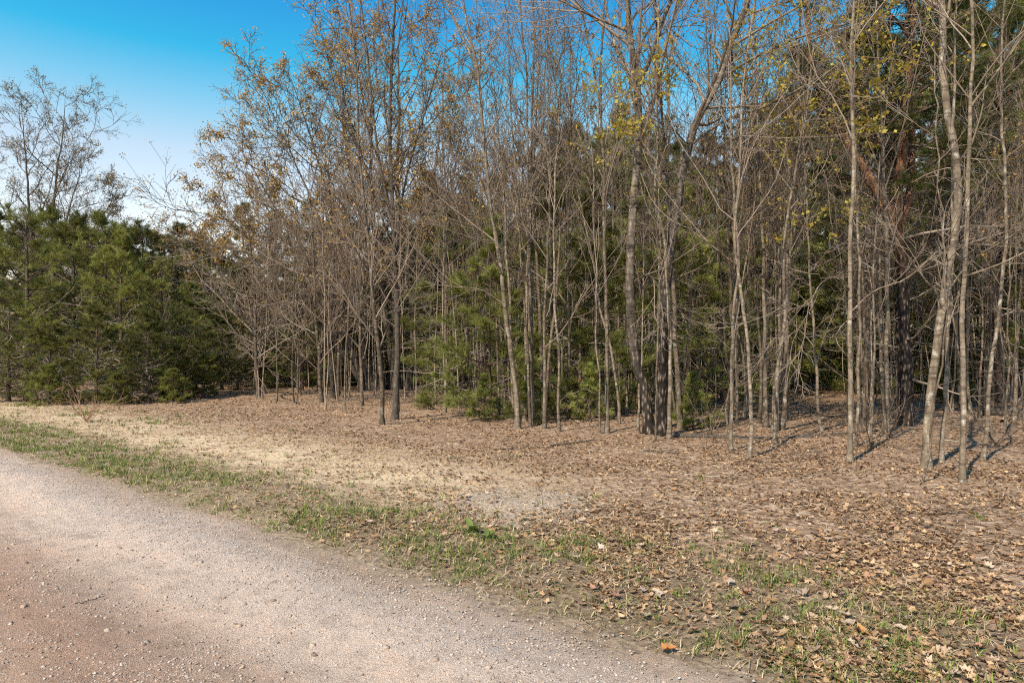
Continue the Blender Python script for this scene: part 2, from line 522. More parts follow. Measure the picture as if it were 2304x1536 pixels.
def road_mat():
    m, t, b = mat("gravel_road")
    geo = t.nodes.new("ShaderNodeNewGeometry")
    pos = geo.outputs["Position"]
    sp = t.nodes.new("ShaderNodeSeparateXYZ"); t.links.new(pos, sp.inputs[0])
    X, Y = sp.outputs[0], sp.outputs[1]
    s = mth(t, "SUBTRACT", mth(t, "ADD", mth(t, "MULTIPLY", X, NX), mth(t, "MULTIPLY", Y, NY)), S0)
    u = mth(t, "ADD", mth(t, "MULTIPLY", X, -NY), mth(t, "MULTIPLY", Y, NX))
    cv = t.nodes.new("ShaderNodeCombineXYZ")
    t.links.new(mth(t, "MULTIPLY", u, 0.33), cv.inputs[0]); t.links.new(s, cv.inputs[1])
    nb = noise(t, cv.outputs[0], 1.1, 5, 0.6)
    nb2 = noise(t, cv.outputs[0], 2.6, 5, 0.65)
    nf = noise(t, pos, 60.0, 5, 0.75)
    ng = noise(t, pos, 170.0, 3, 0.7)
    sd = mth(t, "ADD", s, mth(t, "MULTIPLY", mth(t, "SUBTRACT", nb, 0.5), 0.9))
    base = ramp(t, mth(t, "MULTIPLY", mth(t, "ADD", sd, 3.6), 0.2777),
                [(0.0, (0.42, 0.30, 0.215)), (0.25, (0.40, 0.29, 0.205)), (0.36, (0.52, 0.385, 0.29)), (0.45, (0.47, 0.32, 0.235)), (0.55, (0.52, 0.385, 0.295)), (0.64, (0.68, 0.545, 0.44)),
                 (0.76, (0.72, 0.595, 0.495)), (0.86, (0.57, 0.49, 0.43)), (0.94, (0.60, 0.49, 0.40)), (1.0, (0.44, 0.345, 0.26))])
    tint = ramp(t, nb2, [(0.3, (0.86, 0.83, 0.81)), (0.48, (1.02, 1, 0.98)), (0.7, (1.2, 1.11, 1.04))])
    c = mix(t, 0.8, base, tint, "MULTIPLY")
    c = mix(t, 0.9, c, ramp(t, nf, [(0.28, g3(0.62)), (0.45, g3(0.95)), (0.6, g3(1.05)), (0.78, g3(1.35))]), "MULTIPLY")
    c = mix(t, 0.6, c, ramp(t, ng, [(0.3, g3(0.66)), (0.5, g3(1.0)), (0.72, g3(1.3))]), "MULTIPLY")
    nm = noise(t, pos, 7.0, 5, 0.65)
    c = mix(t, 0.8, c, ramp(t, nm, [(0.3, (0.74, 0.70, 0.67)), (0.5, (1, 1, 1)), (0.7, (1.16, 1.10, 1.06))]), "MULTIPLY")
    c = mix(t, 1.0, c, (1.03, 1.01, 1.005), "MULTIPLY")
    # damp brown stains
    st = ramp(t, noise(t, pos, 3.2, 3, 0.55), [(0.66, g3(0)), (0.76, g3(1))])
    c = mix(t, mth(t, "MULTIPLY", st, 0.45), c, (0.22, 0.145, 0.095))
    t.links.new(c, b.inputs["Base Color"])
    b.inputs["Roughness"].default_value = 0.95
    bump(t, b, mth(t, "ADD", mth(t, "MULTIPLY", nf, 1.0), mth(t, "MULTIPLY", ng, 0.6)), 1.0, 0.03)
    return m


# ------------------------------------------------------------------ ground and road
def build_ground():
    rad = np.r_[np.linspace(0.3, 40, 110), np.geomspace(41, 2500, 20)]
    th = np.linspace(0, 2 * np.pi, 240, endpoint=False)
    R_, T_ = np.meshgrid(rad, th, indexing="ij")
    x, y = R_ * np.sin(T_), R_ * np.cos(T_)
    z = hgt(x, y)
    V = np.stack([x, y, z], -1).reshape(-1, 3)
    idx = np.arange(V.shape[0]).reshape(x.shape)
    q = np.stack([idx[:-1], np.roll(idx, -1, 1)[:-1], np.roll(idx, -1, 1)[1:], idx[1:]], -1).reshape(-1, 4)[:, ::-1]
    V = np.vstack([V, [[0, 0, float(hgt(0, 0))]]])
    c = len(V) - 1
    T = np.stack([np.full(240, c), np.roll(idx[0], -1), idx[0]], -1)
    o = obj("ground", mesh("ground", V, q, T, [ground_mat()]), kind="structure")
    o["label"] = "forest floor of brown leaf litter, straw and sandy soil beside the road"


def road_edge(u):
    return 0.02 + 0.34 * (vnoise(u, u * 0 + 3.3, 1.1, 21, 4) - 0.5) + 0.16 * (vnoise(u, u * 0 + 1.3, 5.0, 23, 2) - 0.5)


def build_road():
    u = np.r_[np.linspace(-60, -8, 30), np.arange(-7.9, 22, 0.10), np.geomspace(22.1, 160, 40)]
    f = np.linspace(0, 1, 45) ** 1.5
    U, Fg = np.meshgrid(u, f, indexing="ij")
    S = road_edge(U) * (1 - Fg) + (-6.8) * Fg
    x, y = xy_of(U, S)
    z = hgt(x, y) + 0.012 * smooth(0, 0.06, Fg) + 0.003
    V = np.stack([x, y, z], -1).reshape(-1, 3)
    idx = np.arange(len(V)).reshape(U.shape)
    q = np.stack([idx[:-1, :-1], idx[1:, :-1], idx[1:, 1:], idx[:-1, 1:]], -1).reshape(-1, 4)
    o = obj("road", mesh("road", V, q, None, [road_mat()]), kind="structure")
    o["label"] = "pale pinkish gravel road running off to the left"


build_ground()
build_road()


# ------------------------------------------------------------------ bare broadleaf trees
def leaf_clusters(rng, P, per, size, cols, spread=0.05, droop=0.0):
    """small leaf quads round the ends of twigs P (M,n,3)"""
    M, n, _ = P.shape
    tip = P[:, -1]
    back = P[:, n // 2]
    f = rng.random((M, per, 1)) ** 1.6
    c = tip[:, None] * (1 - f) + back[:, None] * f + rng.normal(0, spread, (M, per, 3))
    c = c.reshape(-1, 3)
    K = len(c)
    d = unit(rng.normal(size=(K, 3)) + np.array([0, 0, -droop]))
    e = unit(np.cross(d, rng.normal(size=(K, 3))))
    L = size * (0.6 + 0.8 * rng.random((K, 1)))
    W = L * 0.36
    V = np.stack([c, c + d * L * 0.5 + e * W, c + d * L, c + d * L * 0.5 - e * W], 1).reshape(-1, 3)
    Q = np.arange(K * 4).reshape(K, 4)
    cols = np.asarray(cols)
    ci = cols[rng.integers(0, len(cols), K)] * (0.75 + 0.5 * rng.random((K, 1)))
    return V, Q, np.repeat(ci, 4, 0)


YELLOW = [(0.40, 0.33, 0.06), (0.46, 0.38, 0.07), (0.32, 0.30, 0.06), (0.44, 0.29, 0.06)]
ORANGE = [(0.50, 0.28, 0.09), (0.46, 0.29, 0.095), (0.42, 0.22, 0.09), (0.50, 0.36, 0.10), (0.40, 0.30, 0.08)]
RUST = [(0.36, 0.12, 0.035), (0.42, 0.17, 0.05), (0.30, 0.10, 0.03)]
GREENISH = [(0.16, 0.17, 0.06), (0.2, 0.17, 0.07), (0.14, 0.14, 0.05)]


def trunk_line(pts, n, rng, wob):
    P = resample(pts, n)
    a = np.cumsum(rng.normal(0, wob, (n, 3)), 0)
    a -= np.linspace(0, 1, n)[:, None] * a[-1]
    a[:, 2] = 0
    return P + a


def broadleaf(rng, line, r0, r1, detail=1.0, tsides=10, b1=24, b2=5, b3=5, L1=2.4, t0=0.3, ang=0.6, up=0.05,
              leaves=None, leaf_per=3, leaf_size=0.06, leaf_frac=1.0, flare=1.35, rmin=0.0035, limbs=None, rough=0.03, n1=9, wob=0.10, fall=0.55):
    """line (n,3) in local coordinates -> dict of part arrays"""
    n = len(line)
    t = np.linspace(0, 1, n)
    r = r0 + (r1 - r0) * t ** 0.85
    hh = line[:, 2] - line[0, 2]
    r = r * (1 + (flare - 1) * 1.7 * np.exp(-np.maximum(hh, 0) / 0.11))
    P0, R0 = line[None], r[None]
    out_ = {"trunk": tubes(P0, R0, tsides, rough, rng)}
    srcP, srcR = [P0], [R0]
    out_["limbs"] = []
    for lp, lr0, lr1 in (limbs or []):
        lr = np.linspace(lr0, lr1, len(lp))
        out_["limbs"].append(tubes(lp[None], lr[None], 7, rough, rng))
        srcP.append(lp[None]); srcR.append(lr[None])
    B = []
    for i, (p, q) in enumerate(zip(srcP, srcR)):
        k = b1 if i == 0 else max(5, int(b1 * 0.4))
        B.append(grow(rng, p, q, k, t0 if i == 0 else 0.25, 0.98, L1 if i == 0 else L1 * 0.7, ang, n1, up, wob, 0.5, rmin * 1.5, fall)[:2])
    BP = np.concatenate([x[0] for x in B]); BR = np.concatenate([x[1] for x in B])
    out_["branches"] = [tubes(BP, BR, 5)]
    out_["blines"] = (BP, BR)
    tw = []
    P2, R2, _ = grow(rng, BP, BR, b2, 0.2, 0.97, -0.42, 0.6, 5, up * 1.1, wob * 1.1, 0.7, rmin * 1.15, 0.45)
    tw.append(tubes(P2, R2, 3))
    P3, R3, _ = grow(rng, P2, R2, b3, 0.15, 0.98, -0.45, 0.6, 3, up, 0.16, 0.8, rmin, 0.4)
    tw.append(tubes(P3, R3, 3))
    out_["twigs"] = tw
    if leaves is not None:
        sel = P3[rng.random(len(P3)) < leaf_frac]
        out_["leaves"] = leaf_clusters(rng, sel, leaf_per, leaf_size, leaves, 0.03)
    return out_


def tree_meshes(name, d, mt, mtw, detail_limbs=True):
    ms = [("trunk", mesh(name + "_trunk", *d["trunk"], None, [mt]))]
    for l in d["limbs"]:
        ms.append(("limb", mesh(name + "_limb", *l, None, [mt])))
    if detail_limbs:
        BP, BR = d["blines"]
        for i in range(len(BP)):
            ms.append(("branch", mesh(name + "_branch", *tubes(BP[i:i + 1], BR[i:i + 1], 5), None, [mtw])))
        ms.append(("twigs", mesh(name + "_twigs", *join(d["twigs"]), None, [mtw])))
    else:
        ms.append(("crown", mesh(name + "_crown", *join(d["branches"] + d["twigs"]), None, [mtw])))
    if "leaves" in d:
        V, Q, c = d["leaves"]
        ms.append(("young_leaves", mesh(name + "_leaves", V, Q, None, [M_YOUNG], col=c, smooth_=False)))
    return ms


STUFF = ("twigs", "crown", "young_leaves", "needles", "branches", "dead_branches", "limbs", "stems", "side_twigs", "dry_leaves")


def place(name, ms, loc, label, cat, group=None, rz=0.0, scale=1.0, tilt=(0, 0)):
    e = obj(name, None, None, loc, label, cat, group, rz=0, scale=scale)
    e.rotation_euler = (tilt[0], tilt[1], rz)
    e.empty_display_size = 0.2
    for pn, me in ms:
        obj(pn, me, e, kind="stuff" if pn in STUFF else None)
    return e


def traced(pts, base=None, H=10.5, n=34, rng=RNG, wob=0.012, lean_y=0.0):
    """photo pixels of a trunk -> line in local coordinates with its base on the ground, continued up to height H"""
    bx, by = pts[0]
    d = dep(by)
    W = np.array([pz(px, py, d) for px, py in pts])
    gz = float(hgt(W[0, 0], d))
    W[0, 2] = gz
    top = W[-1]
    if top[2] < gz + H:
        dr = unit((W[-1] - W[-2])[None])[0] * np.array([0.55, 1, 1]) if len(W) > 1 else np.array([0, 0, 1.0])
        dr[2] = abs(dr[2]) + 0.2
        dr = unit(dr[None])[0]
        ext = gz + H - top[2]
        W = np.vstack([W, top + dr * ext * 0.5, top + dr * ext + np.array([0.1 * rng.normal(), 0.1 * rng.normal(), 0])])
    loc = W[0].copy()
    L = W - loc
    L[:, 1] += lean_y * L[:, 2] + 0.12 * np.sin(L[:, 2] * 0.6 + rng.random() * 6) * np.minimum(1, L[:, 2] / 2)
    L[0, 2] = -0.08
    line = trunk_line(L, n, rng, wob)
    return line, loc, d


def limb_from(line, loc, d, pts, n=16, dy=0.5, up=None):
    W = np.array([pz(px, py, d) for px, py in pts]) - loc
    # start on the trunk at the same height
    i = int(np.argmin(np.abs(line[:, 2] - W[0, 2])))
    W[0] = line[i]
    tt = np.linspace(0, 1, len(W))
    W[:, 1] = line[i, 1] + dy * tt
    if up is not None: W = np.vstack([W, W[-1] + up])
    return resample(W, n)


HERO = []
HERO_PX = []
SHORT = ['slim grey edge tree',
         'dark rough trunk',
         'thin stem behind the dark rough trunk',
         'leaning grey tree',
         'thin stem beside the leaning tree',
         'left tree of the close pair',
         'right tree of the close pair',
         'slim tan stem',
         'rusty-leaved stem',
         'straight pale tree',
         'very thin crooked stem',
         'thin stem left of the scaly birch',
         'pale scaly birch',
         'dark-footed leaning birch',
         'pale stem touching the twin birches',
         'thread-thin stem between the birches',
         'pale tree left of the snaking stem',
         'snaking stem',
         'front stem of the right-leaning pair',
         'rear stem of the right-leaning pair',
         'lone brown trunk by the clearing',
         'lichen-spotted tree',
         'thin stem beside the lichen-spotted tree',
         'thin stem left of the big pine',
         'stoutest pale tree',
         'slim tree beside the stoutest one',
         'nearest pale tree',
         'last right-leaning pale tree',
         'thin crooked stem in front',
         'dark shaded trunk at the right',
         'lone small drooping tree',
         'leftmost of three dark stems',
         'middle of three dark stems',
         'rightmost of three dark stems',
         'slim shaded stem']


def hero(pts, wpx, label, name="bare_tree", H=10.5, mt=None, mtw=None, limbs=(), cat="tree", group="bare trees along the wood edge", seed=None, top=0.22, flare=1.35, wob=0.012, lean_y=0.0, **kw):
    rng = np.random.default_rng(1000 + len(HERO) if seed is None else seed)
    HERO.append(label)
    HERO_PX.append((pts[0][0], dep(pts[0][1])))
    line, loc, d = traced(pts, H=H, rng=rng, wob=wob, lean_y=lean_y)
    r0 = wpx / F * d / 2
    lb = [(limb_from(line, loc, d, p, dy=dy, up=np.array(u_) if u_ is not None else None), a / F * d / 2, b / F * d / 2) for p, a, b, dy, u_ in limbs]
    dd = broadleaf(rng, line, r0, max(r0 * top, 0.008), limbs=lb, flare=flare, **kw)
    return place(name, tree_meshes(name, dd, mt or M_BARK, mtw or M_TWIG), loc, label, cat, group)


# the trees of the wood edge, each traced on its own ground point
hero([(858, 957), (850, 789), (840, 699), (828, 579), (811, 433), (800, 317)], 11, "slim grey tree just left of the dark rough trunk at the wood edge", H=9.5, mt=M_BARK2, b1=26, L1=2.6, t0=0.16)
hero([(887, 944), (890, 812), (890, 645), (885, 512), (875, 283), (878, 167), (885, 0)], 15, "dark rough-barked straight tree in front of the large orange-budded oak", mt=M_DARKBARK, H=12, b1=30, L1=3.0, t0=0.2, ang=0.6, mtw=M_OAKTWIG,
     limbs=[([(889, 600), (905, 430), (925, 330), (960, 200)], 6, 2.5, 0.6, (0.3, 0.1, 1.2)), ([(885, 520), (860, 400), (840, 280), (822, 120)], 7, 3, 0.4, (-0.2, 0.1, 1.5))],
     leaves=ORANGE, leaf_per=3, leaf_size=0.065, leaf_frac=0.6)
hero([(896, 925), (899, 780), (901, 645), (905, 480)], 6, "thin stem close behind the dark rough trunk", "bare_sapling", H=7.5, mt=M_BARK2, b1=16, b2=5, b3=4, L1=1.6)
hero([(1165, 964), (1156, 829), (1141, 699), (1128, 589), (1101, 433), (1088, 317), (1075, 183), (1051, 67), (1038, 0)], 13, "pale grey tree leaning left in front of the light green young pine", H=11, b1=24, L1=2.8, t0=0.3, ang=0.65,
     limbs=[([(1068, 143), (1045, 85), (1020, 30), (1000, -30)], 6, 3, 0.4, (-0.3, 0, 1.2)), ([(1137, 690), (1085, 655), (1030, 650), (960, 640), (900, 610)], 3.2, 1.2, -0.6, None), ([(1115, 560), (1060, 540), (1010, 515), (975, 500)], 3.0, 1.2, -0.5, None)])
hero([(1193, 957), (1186, 779), (1178, 645), (1171, 512), (1160, 400), (1150, 250)], 6.5, "thin straight stem nearest the right of the left-leaning grey tree", "bare_sapling", H=9, b1=18, b2=5, b3=5, L1=1.9, t0=0.35, mt=M_BARK2)
hero([(1202, 955), (1196, 779), (1191, 645), (1186, 467), (1186, 267), (1183, 167), (1173, 33)], 8.5, "straight grey tree left one of the close pair right of the leaning tree", H=12, b1=30, L1=2.8, t0=0.3, ang=0.55)
hero([(1223, 939), (1216, 795), (1211, 679), (1201, 512), (1193, 400), (1190, 300), (1195, 150)], 10, "straight grey tree right one of the close pair right of the leaning tree", H=12, b1=26, L1=2.6, t0=0.35, ang=0.55, mt=M_BARK2)
hero([(1258, 972), (1256, 779), (1248, 645), (1245, 512), (1250, 350), (1262, 200)], 7, "slim tan stem left of the stem with rusty leaves", "bare_sapling", H=9.5, b1=20, b2=5, b3=5, L1=2.0, t0=0.42)
hero([(1278, 942), (1281, 795), (1280, 679), (1283, 512), (1290, 350), (1285, 180)], 8, "slim grey stem carrying a few rusty orange leaves at eye height", "bare_sapling", H=9.5, b1=18, b2=5, b3=5, L1=2.0, t0=0.2, mt=M_BARK2)
hero([(1366, 975), (1365, 745), (1361, 612), (1361, 512), (1363, 333), (1358, 233), (1363, 0)], 10, "straight pale tree midway between the close pair and the twin dark-footed birches", H=12, b1=28, L1=2.6, t0=0.32, ang=0.55,
     limbs=[([(1362, 250), (1335, 150), (1320, 60)], 5, 2.5, 0.3, (-0.2, 0, 1.4))])
hero([(1352, 977), (1346, 850), (1338, 745), (1340, 640), (1335, 500)], 4.5, "very thin crooked stem hugging the straight pale tree on its left", "bare_sapling", H=7, b1=14, b2=4, b3=4, L1=1.4)
hero([(1411, 935), (1411, 779), (1410, 679), (1408, 512), (1400, 380)], 6, "thin straight stem just left of the pale-barked birch", "bare_sapling", H=8.5, b1=16, b2=5, b3=4, L1=1.7, t0=0.45)
hero([(1466, 977), (1456, 879), (1438, 812), (1427, 712), (1421, 579), (1428, 433), (1435, 300), (1430, 183), (1415, 67), (1411, 0)], 26, "pale scaly birch with a bend above its dark foot, left of the twins", "birch_tree", H=12.5, mt=M_BIRCH, mtw=M_TWIG, b1=26, L1=3.0, t0=0.45, top=0.3, flare=1.25, tsides=16, rough=0.05,
     limbs=[([(1432, 190), (1461, 133), (1478, 77), (1501, 17)], 11, 6, -0.4, (0.4, -0.2, 1.6)), ([(1431, 185), (1398, 133), (1381, 50)], 8, 4, 0.5, (-0.3, 0.2, 1.5)),
            ([(1424, 640), (1455, 620), (1480, 655), (1495, 690)], 6, 3, -0.3, None), ([(1412, 95), (1340, 62), (1270, 45), (1180, 15)], 6, 2.5, -0.8, None)])
hero([(1488, 981), (1487, 879), (1488, 812), (1490, 712), (1498, 629), (1515, 512), (1534, 400), (1556, 317), (1579, 250), (1619, 183), (1646, 93), (1679, 20)], 28, "dark-footed birch leaning right with yellow-green young leaves, right of the twins", "birch_tree", H=11.5, mt=M_BIRCH2, b1=26, L1=3.2, t0=0.5, top=0.3, flare=1.3, tsides=16, rough=0.06,
     leaves=YELLOW, leaf_per=5, leaf_size=0.07, leaf_frac=0.8, ang=1.0, up=0.03,
     limbs=[([(1536, 395), (1600, 345), (1660, 320), (1740, 350), (1850, 385)], 5, 2, -1.2, None), ([(1560, 310), (1625, 280), (1700, 262), (1790, 220)], 7, 3, -1.0, (0.8, -0.3, 0.5)),
            ([(1612, 190), (1690, 140), (1770, 115), (1850, 105)], 7, 3, -1.0, (0.8, -0.2, 0.2)), ([(1545, 340), (1500, 290), (1440, 270)], 4, 2, -0.6, None)])
hero([(1505, 990), (1506, 779), (1504, 645), (1501, 512), (1490, 467), (1488, 300), (1485, 100)], 10, "straight pale stem touching the right side of the twin birches", H=11, b1=24, L1=2.2, t0=0.4, ang=0.6)
hero([(1471, 994), (1474, 850), (1479, 700), (1480, 560)], 4.5, "thread-thin stem rising between the twin birches", "bare_sapling", H=6.5, b1=12, b2=4, b3=4, L1=1.2, t0=0.4)
hero([(1644, 1018), (1649, 912), (1651, 779), (1653, 645), (1659, 602), (1655, 480), (1648, 350)], 9, "pale slim tree left of the snaking S-shaped stem", H=8.5, b1=14, L1=2.0, t0=0.42)
hero([(1684, 1034), (1691, 985), (1692, 945), (1689, 829), (1679, 695), (1671, 622), (1660, 560), (1659, 512), (1668, 400)], 9.5, "snaking S-shaped pale stem with a hooked foot", H=7.5, b1=13, L1=2.0, t0=0.4, wob=0.006,
     limbs=[([(1668, 610), (1640, 585), (1603, 562), (1550, 530), (1500, 505)], 5, 2, -0.5, None)])
hero([(1742, 1000), (1745, 900), (1753, 812), (1769, 712), (1771, 629), (1783, 483), (1799, 400), (1823, 250), (1839, 100), (1856, 20)], 9, "pale stem leaning right, front one of a pair left of the open clearing", H=9.5, b1=15, L1=2.0, t0=0.42)
hero([(1735, 973), (1742, 850), (1752, 745), (1760, 645), (1768, 520), (1795, 380)], 7, "pale stem leaning right, rear one of a pair left of the open clearing", "bare_sapling", H=8, b1=10, b2=5, b3=4, L1=1.6, t0=0.42)
hero([(1769, 909), (1770, 812), (1771, 745), (1772, 600), (1775, 450)], 11, "short brown trunk standing alone at the left of the clearing", mt=M_BARK2, H=9, b1=11, L1=2.0, t0=0.45)
hero([(1912, 1042), (1919, 895), (1923, 745), (1921, 612), (1920, 512), (1919, 433), (1916, 300), (1908, 167), (1909, 0)], 12, "pale straight lichen-spotted tree at the right edge of the clearing", H=10.5, b1=15, L1=2.2, t0=0.42,
     limbs=[([(1922, 700), (1960, 655), (2010, 635), (2080, 570), (2150, 545)], 4, 1.6, -0.6, None), ([(1921, 660), (1880, 625), (1830, 640), (1790, 690), (1700, 700)], 3.5, 1.4, -0.6, None)])
hero([(1927, 1005), (1929, 850), (1931, 700), (1926, 433), (1924, 250), (1924, 0)], 7, "thin pale stem shadowing the lichen-spotted tree on its right", "bare_sapling", H=9.5, b1=10, b2=5, b3=4, L1=1.6, t0=0.4)
hero([(1961, 1006), (1966, 900), (1969, 779), (1974, 645), (1982, 500), (1990, 350)], 5.5, "thin stem standing left of the big dark pine trunk", "bare_sapling", H=7, b1=10, b2=5, b3=4, L1=1.4)
hero([(2086, 1056), (2089, 912), (2099, 779), (2109, 645), (2129, 529), (2133, 483), (2129, 367), (2116, 233), (2114, 0)], 19, "stoutest pale grey tree on the right with white lichen spots", H=11.5, mt=M_BARK, b1=13, L1=2.2, t0=0.5, top=0.5, tsides=16, flare=1.35,
     limbs=[([(2104, 700), (2090, 660), (2060, 640), (2020, 600)], 5, 2, -0.3, (-0.3, -0.1, 0.3)), ([(2112, 640), (2160, 590), (2230, 540), (2304, 450)], 4.5, 2, -0.5, (0.5, -0.1, 0.4))])
hero([(2118, 1042), (2128, 912), (2136, 812), (2146, 679), (2147, 512), (2140, 330), (2138, 160)], 10, "slim tree rising close right of the stoutest pale tree", H=9.5, b1=13, L1=1.8, t0=0.45)
hero([(2165, 1090), (2172, 985), (2174, 879), (2174, 712), (2176, 512), (2173, 433), (2179, 233), (2184, 67), (2176, 0)], 13, "pale tree nearest the camera on the right with a dark curved foot", H=9.5, b1=15, L1=2.2, t0=0.42,
     limbs=[([(2176, 640), (2230, 600), (2304, 560), (2400, 520)], 5, 2, -0.4, None), ([(2178, 230), (2230, 160), (2290, 50)], 6, 3, -0.3, (0.3, 0, 0.8))])
hero([(2209, 1036), (2214, 930), (2219, 845), (2236, 712), (2246, 579), (2253, 467), (2259, 267), (2274, 83)], 10, "pale tree leaning right, last before the right picture edge", H=9, b1=13, L1=2.0, t0=0.42)
hero([(2066, 1086), (2060, 1000), (2064, 900), (2078, 780), (2088, 640), (2096, 500)], 4.5, "dark-footed thin crooked stem in front of the stoutest pale tree", "bare_sapling", H=5.5, b1=9, b2=4, b3=4, L1=1.0, wob=0.02, mt=M_BARK2)
hero([(2246, 900), (2247, 812), (2244, 700), (2238, 560), (2236, 400)], 11, "dark trunk in shade behind the right-leaning pale tree", mt=M_DARKBARK, mtw=M_OAKTWIG, H=12, b1=14, L1=2.4, t0=0.42)
hero([(583, 894), (577, 812), (572, 679), (563, 579), (556, 480)], 11, "lone small tree with long drooping pale branches beside the left pines", mt=M_BARK2, H=6.8, b1=46, b2=8, b3=6, L1=3.6, t0=0.12, ang=1.05, up=0.035, fall=0.65, top=0.15, rmin=0.0055)
hero([(723, 905), (720, 800), (712, 690), (705, 560), (690, 430)], 10, "dark stem leftmost of three standing right of the lone small tree", mt=M_BARK2, H=6.3, b1=26, L1=2.6, t0=0.15, ang=0.8, rmin=0.005)
hero([(747, 896), (745, 800), (742, 690), (748, 560), (752, 430)], 12, "dark stem middle of three standing right of the lone small tree", mt=M_DARKBARK, mtw=M_OAKTWIG, H=7, b1=26, L1=2.6, t0=0.2, ang=0.7, rmin=0.005, leaves=ORANGE, leaf_per=3, leaf_size=0.08, leaf_frac=0.25)
hero([(762, 893), (764, 790), (770, 690), (778, 560), (790, 400)], 9, "dark stem rightmost of three standing right of the lone small tree", mt=M_BARK2, H=7, b1=26, L1=2.6, t0=0.2, ang=0.7, rmin=0.005)
hero([(815, 912), (812, 800), (806, 690), (795, 560), (780, 430)], 9, "slim shaded stem left of the slim grey tree at the wood edge", mt=M_BARK2, H=7.5, b1=26, L1=2.6, t0=0.18, ang=0.75, rmin=0.005)


# ------------------------------------------------------------------ oaks in orange bud
def oak(px, py_base, py_top, half_px, label, stems, leaves, leaf_frac, seed, bark=M_DARKBARK, leaf_size=0.066, nl=13, reach=0.85, thick=0.62, per=5):
    rng = np.random.default_rng(seed)
    x, d = gp(px, py_base)
    H = EYE + (HY - py_top) / F * d
    Wd = half_px / F * d
    loc = np.array([x, d, float(hgt(x, d))])
    parts, lim = [], []
    P0, R0 = [], []
    for (bx, a, h, r) in stems:
        n = 22
        t = np.linspace(0, 1, n)
        cx = bx / F * d + (a * Wd) * t ** 1.3
        cy = rng.normal(0, 0.08 * Wd) * t + rng.normal(0, 0.15)
        cz = -0.1 + (h * H + 0.1) * t
        L = trunk_line(np.stack([cx, cy + 0 * t, cz], -1), n, rng, 0.05)
        P0.append(L)
        R0.append(thick * r * (0.04 + 0.96 * (1 - t) ** 1.15) * (1 + 0.4 * np.exp(-(cz + 0.1) / 0.25)))
    P0, R0 = np.array(P0), np.array(R0)
    e = obj("oak_tree", None, None, loc, label, "tree", "oaks in orange bud")
    for i in range(len(P0)):
        obj("trunk", mesh("oak_trunk", *tubes(P0[i:i + 1], R0[i:i + 1], 12, 0.05, rng), None, [bark]), e)
    B, BR, _ = grow(rng, P0, R0, nl, 0.25, 0.99, Wd * reach, 0.75, 10, 0.03, 0.13, 0.6, 0.013, 0.5, thick=0.012)
    obj("limbs", mesh("oak_limbs", *tubes(B, BR, 6), None, [bark]), e)
    P2, R2, _ = grow(rng, B, BR, 6, 0.2, 0.98, -0.45, 0.7, 7, 0.05, 0.16, 0.6, 0.011, 0.35)
    P3, R3, _ = grow(rng, P2, R2, 4, 0.15, 0.98, -0.5, 0.7, 4, 0.05, 0.2, 0.7, 0.009, 0.3)
    P4, R4, _ = grow(rng, P3, R3, 6, 0.15, 0.98, -0.5, 0.65, 2, 0.03, 0.2, 0.8, 0.0075, 0.2)
    obj("branches", mesh("oak_branches", *tubes(P2, R2, 4), None, [M_OAKTWIG]), e)
    obj("twigs", mesh("oak_twigs", *join([tubes(P3, R3, 3), tubes(P4, R4, 3)]), None, [M_OAKTWIG]), e)
    if leaves is not None:
        tips = np.concatenate([P4, P3[:, -2:]])
        # buds open first on the outer crown
        sel = tips[rng.random(len(tips)) < leaf_frac]
        V, Q, c = leaf_clusters(rng, sel, per, leaf_size * 1.05, leaves, 0.09)
        obj("young_leaves", mesh("oak_leaves", V, Q, None, [M_YOUNG], col=c, smooth_=False), e)
    return e


oak(885, 880, -60, 330, "large spreading oak with dark stems and orange young leaves left of centre",
    [(-50, -0.58, 0.78, 0.17), (-15, -0.26, 0.93, 0.20), (10, 0.05, 1.0, 0.2), (35, 0.27, 0.86, 0.17), (-70, -0.85, 0.60, 0.15), (-60, -1.1, 0.47, 0.13), (-40, -0.75, 0.70, 0.13), (-25, -0.42, 0.86, 0.14), (60, 0.34, 0.7, 0.14)], ORANGE, 0.4, 51, thick=0.9, per=6, nl=15, reach=0.72)
oak(95, 858, 185, 190, "tall open-crowned oak rising behind the pines at the left edge",
    [(-10, -0.15, 0.93, 0.18), (12, 0.15, 0.97, 0.2), (25, 0.75, 0.66, 0.13), (-30, -0.8, 0.75, 0.14), (15, 0.45, 0.8, 0.13), (20, 0.95, 0.5, 0.11)], [(0.26, 0.2, 0.09), (0.2, 0.17, 0.08), (0.3, 0.2, 0.08), (0.16, 0.14, 0.07)], 0.35, 52, leaf_size=0.06, nl=17, reach=0.8, thick=1.05)
oak(560, 862, 430, 150, "low orange-tinged oak between the left pines and the large spreading oak",
    [(-10, -0.5, 0.8, 0.11), (8, 0.3, 1.0, 0.12)], ORANGE, 0.5, 53, leaf_size=0.10)


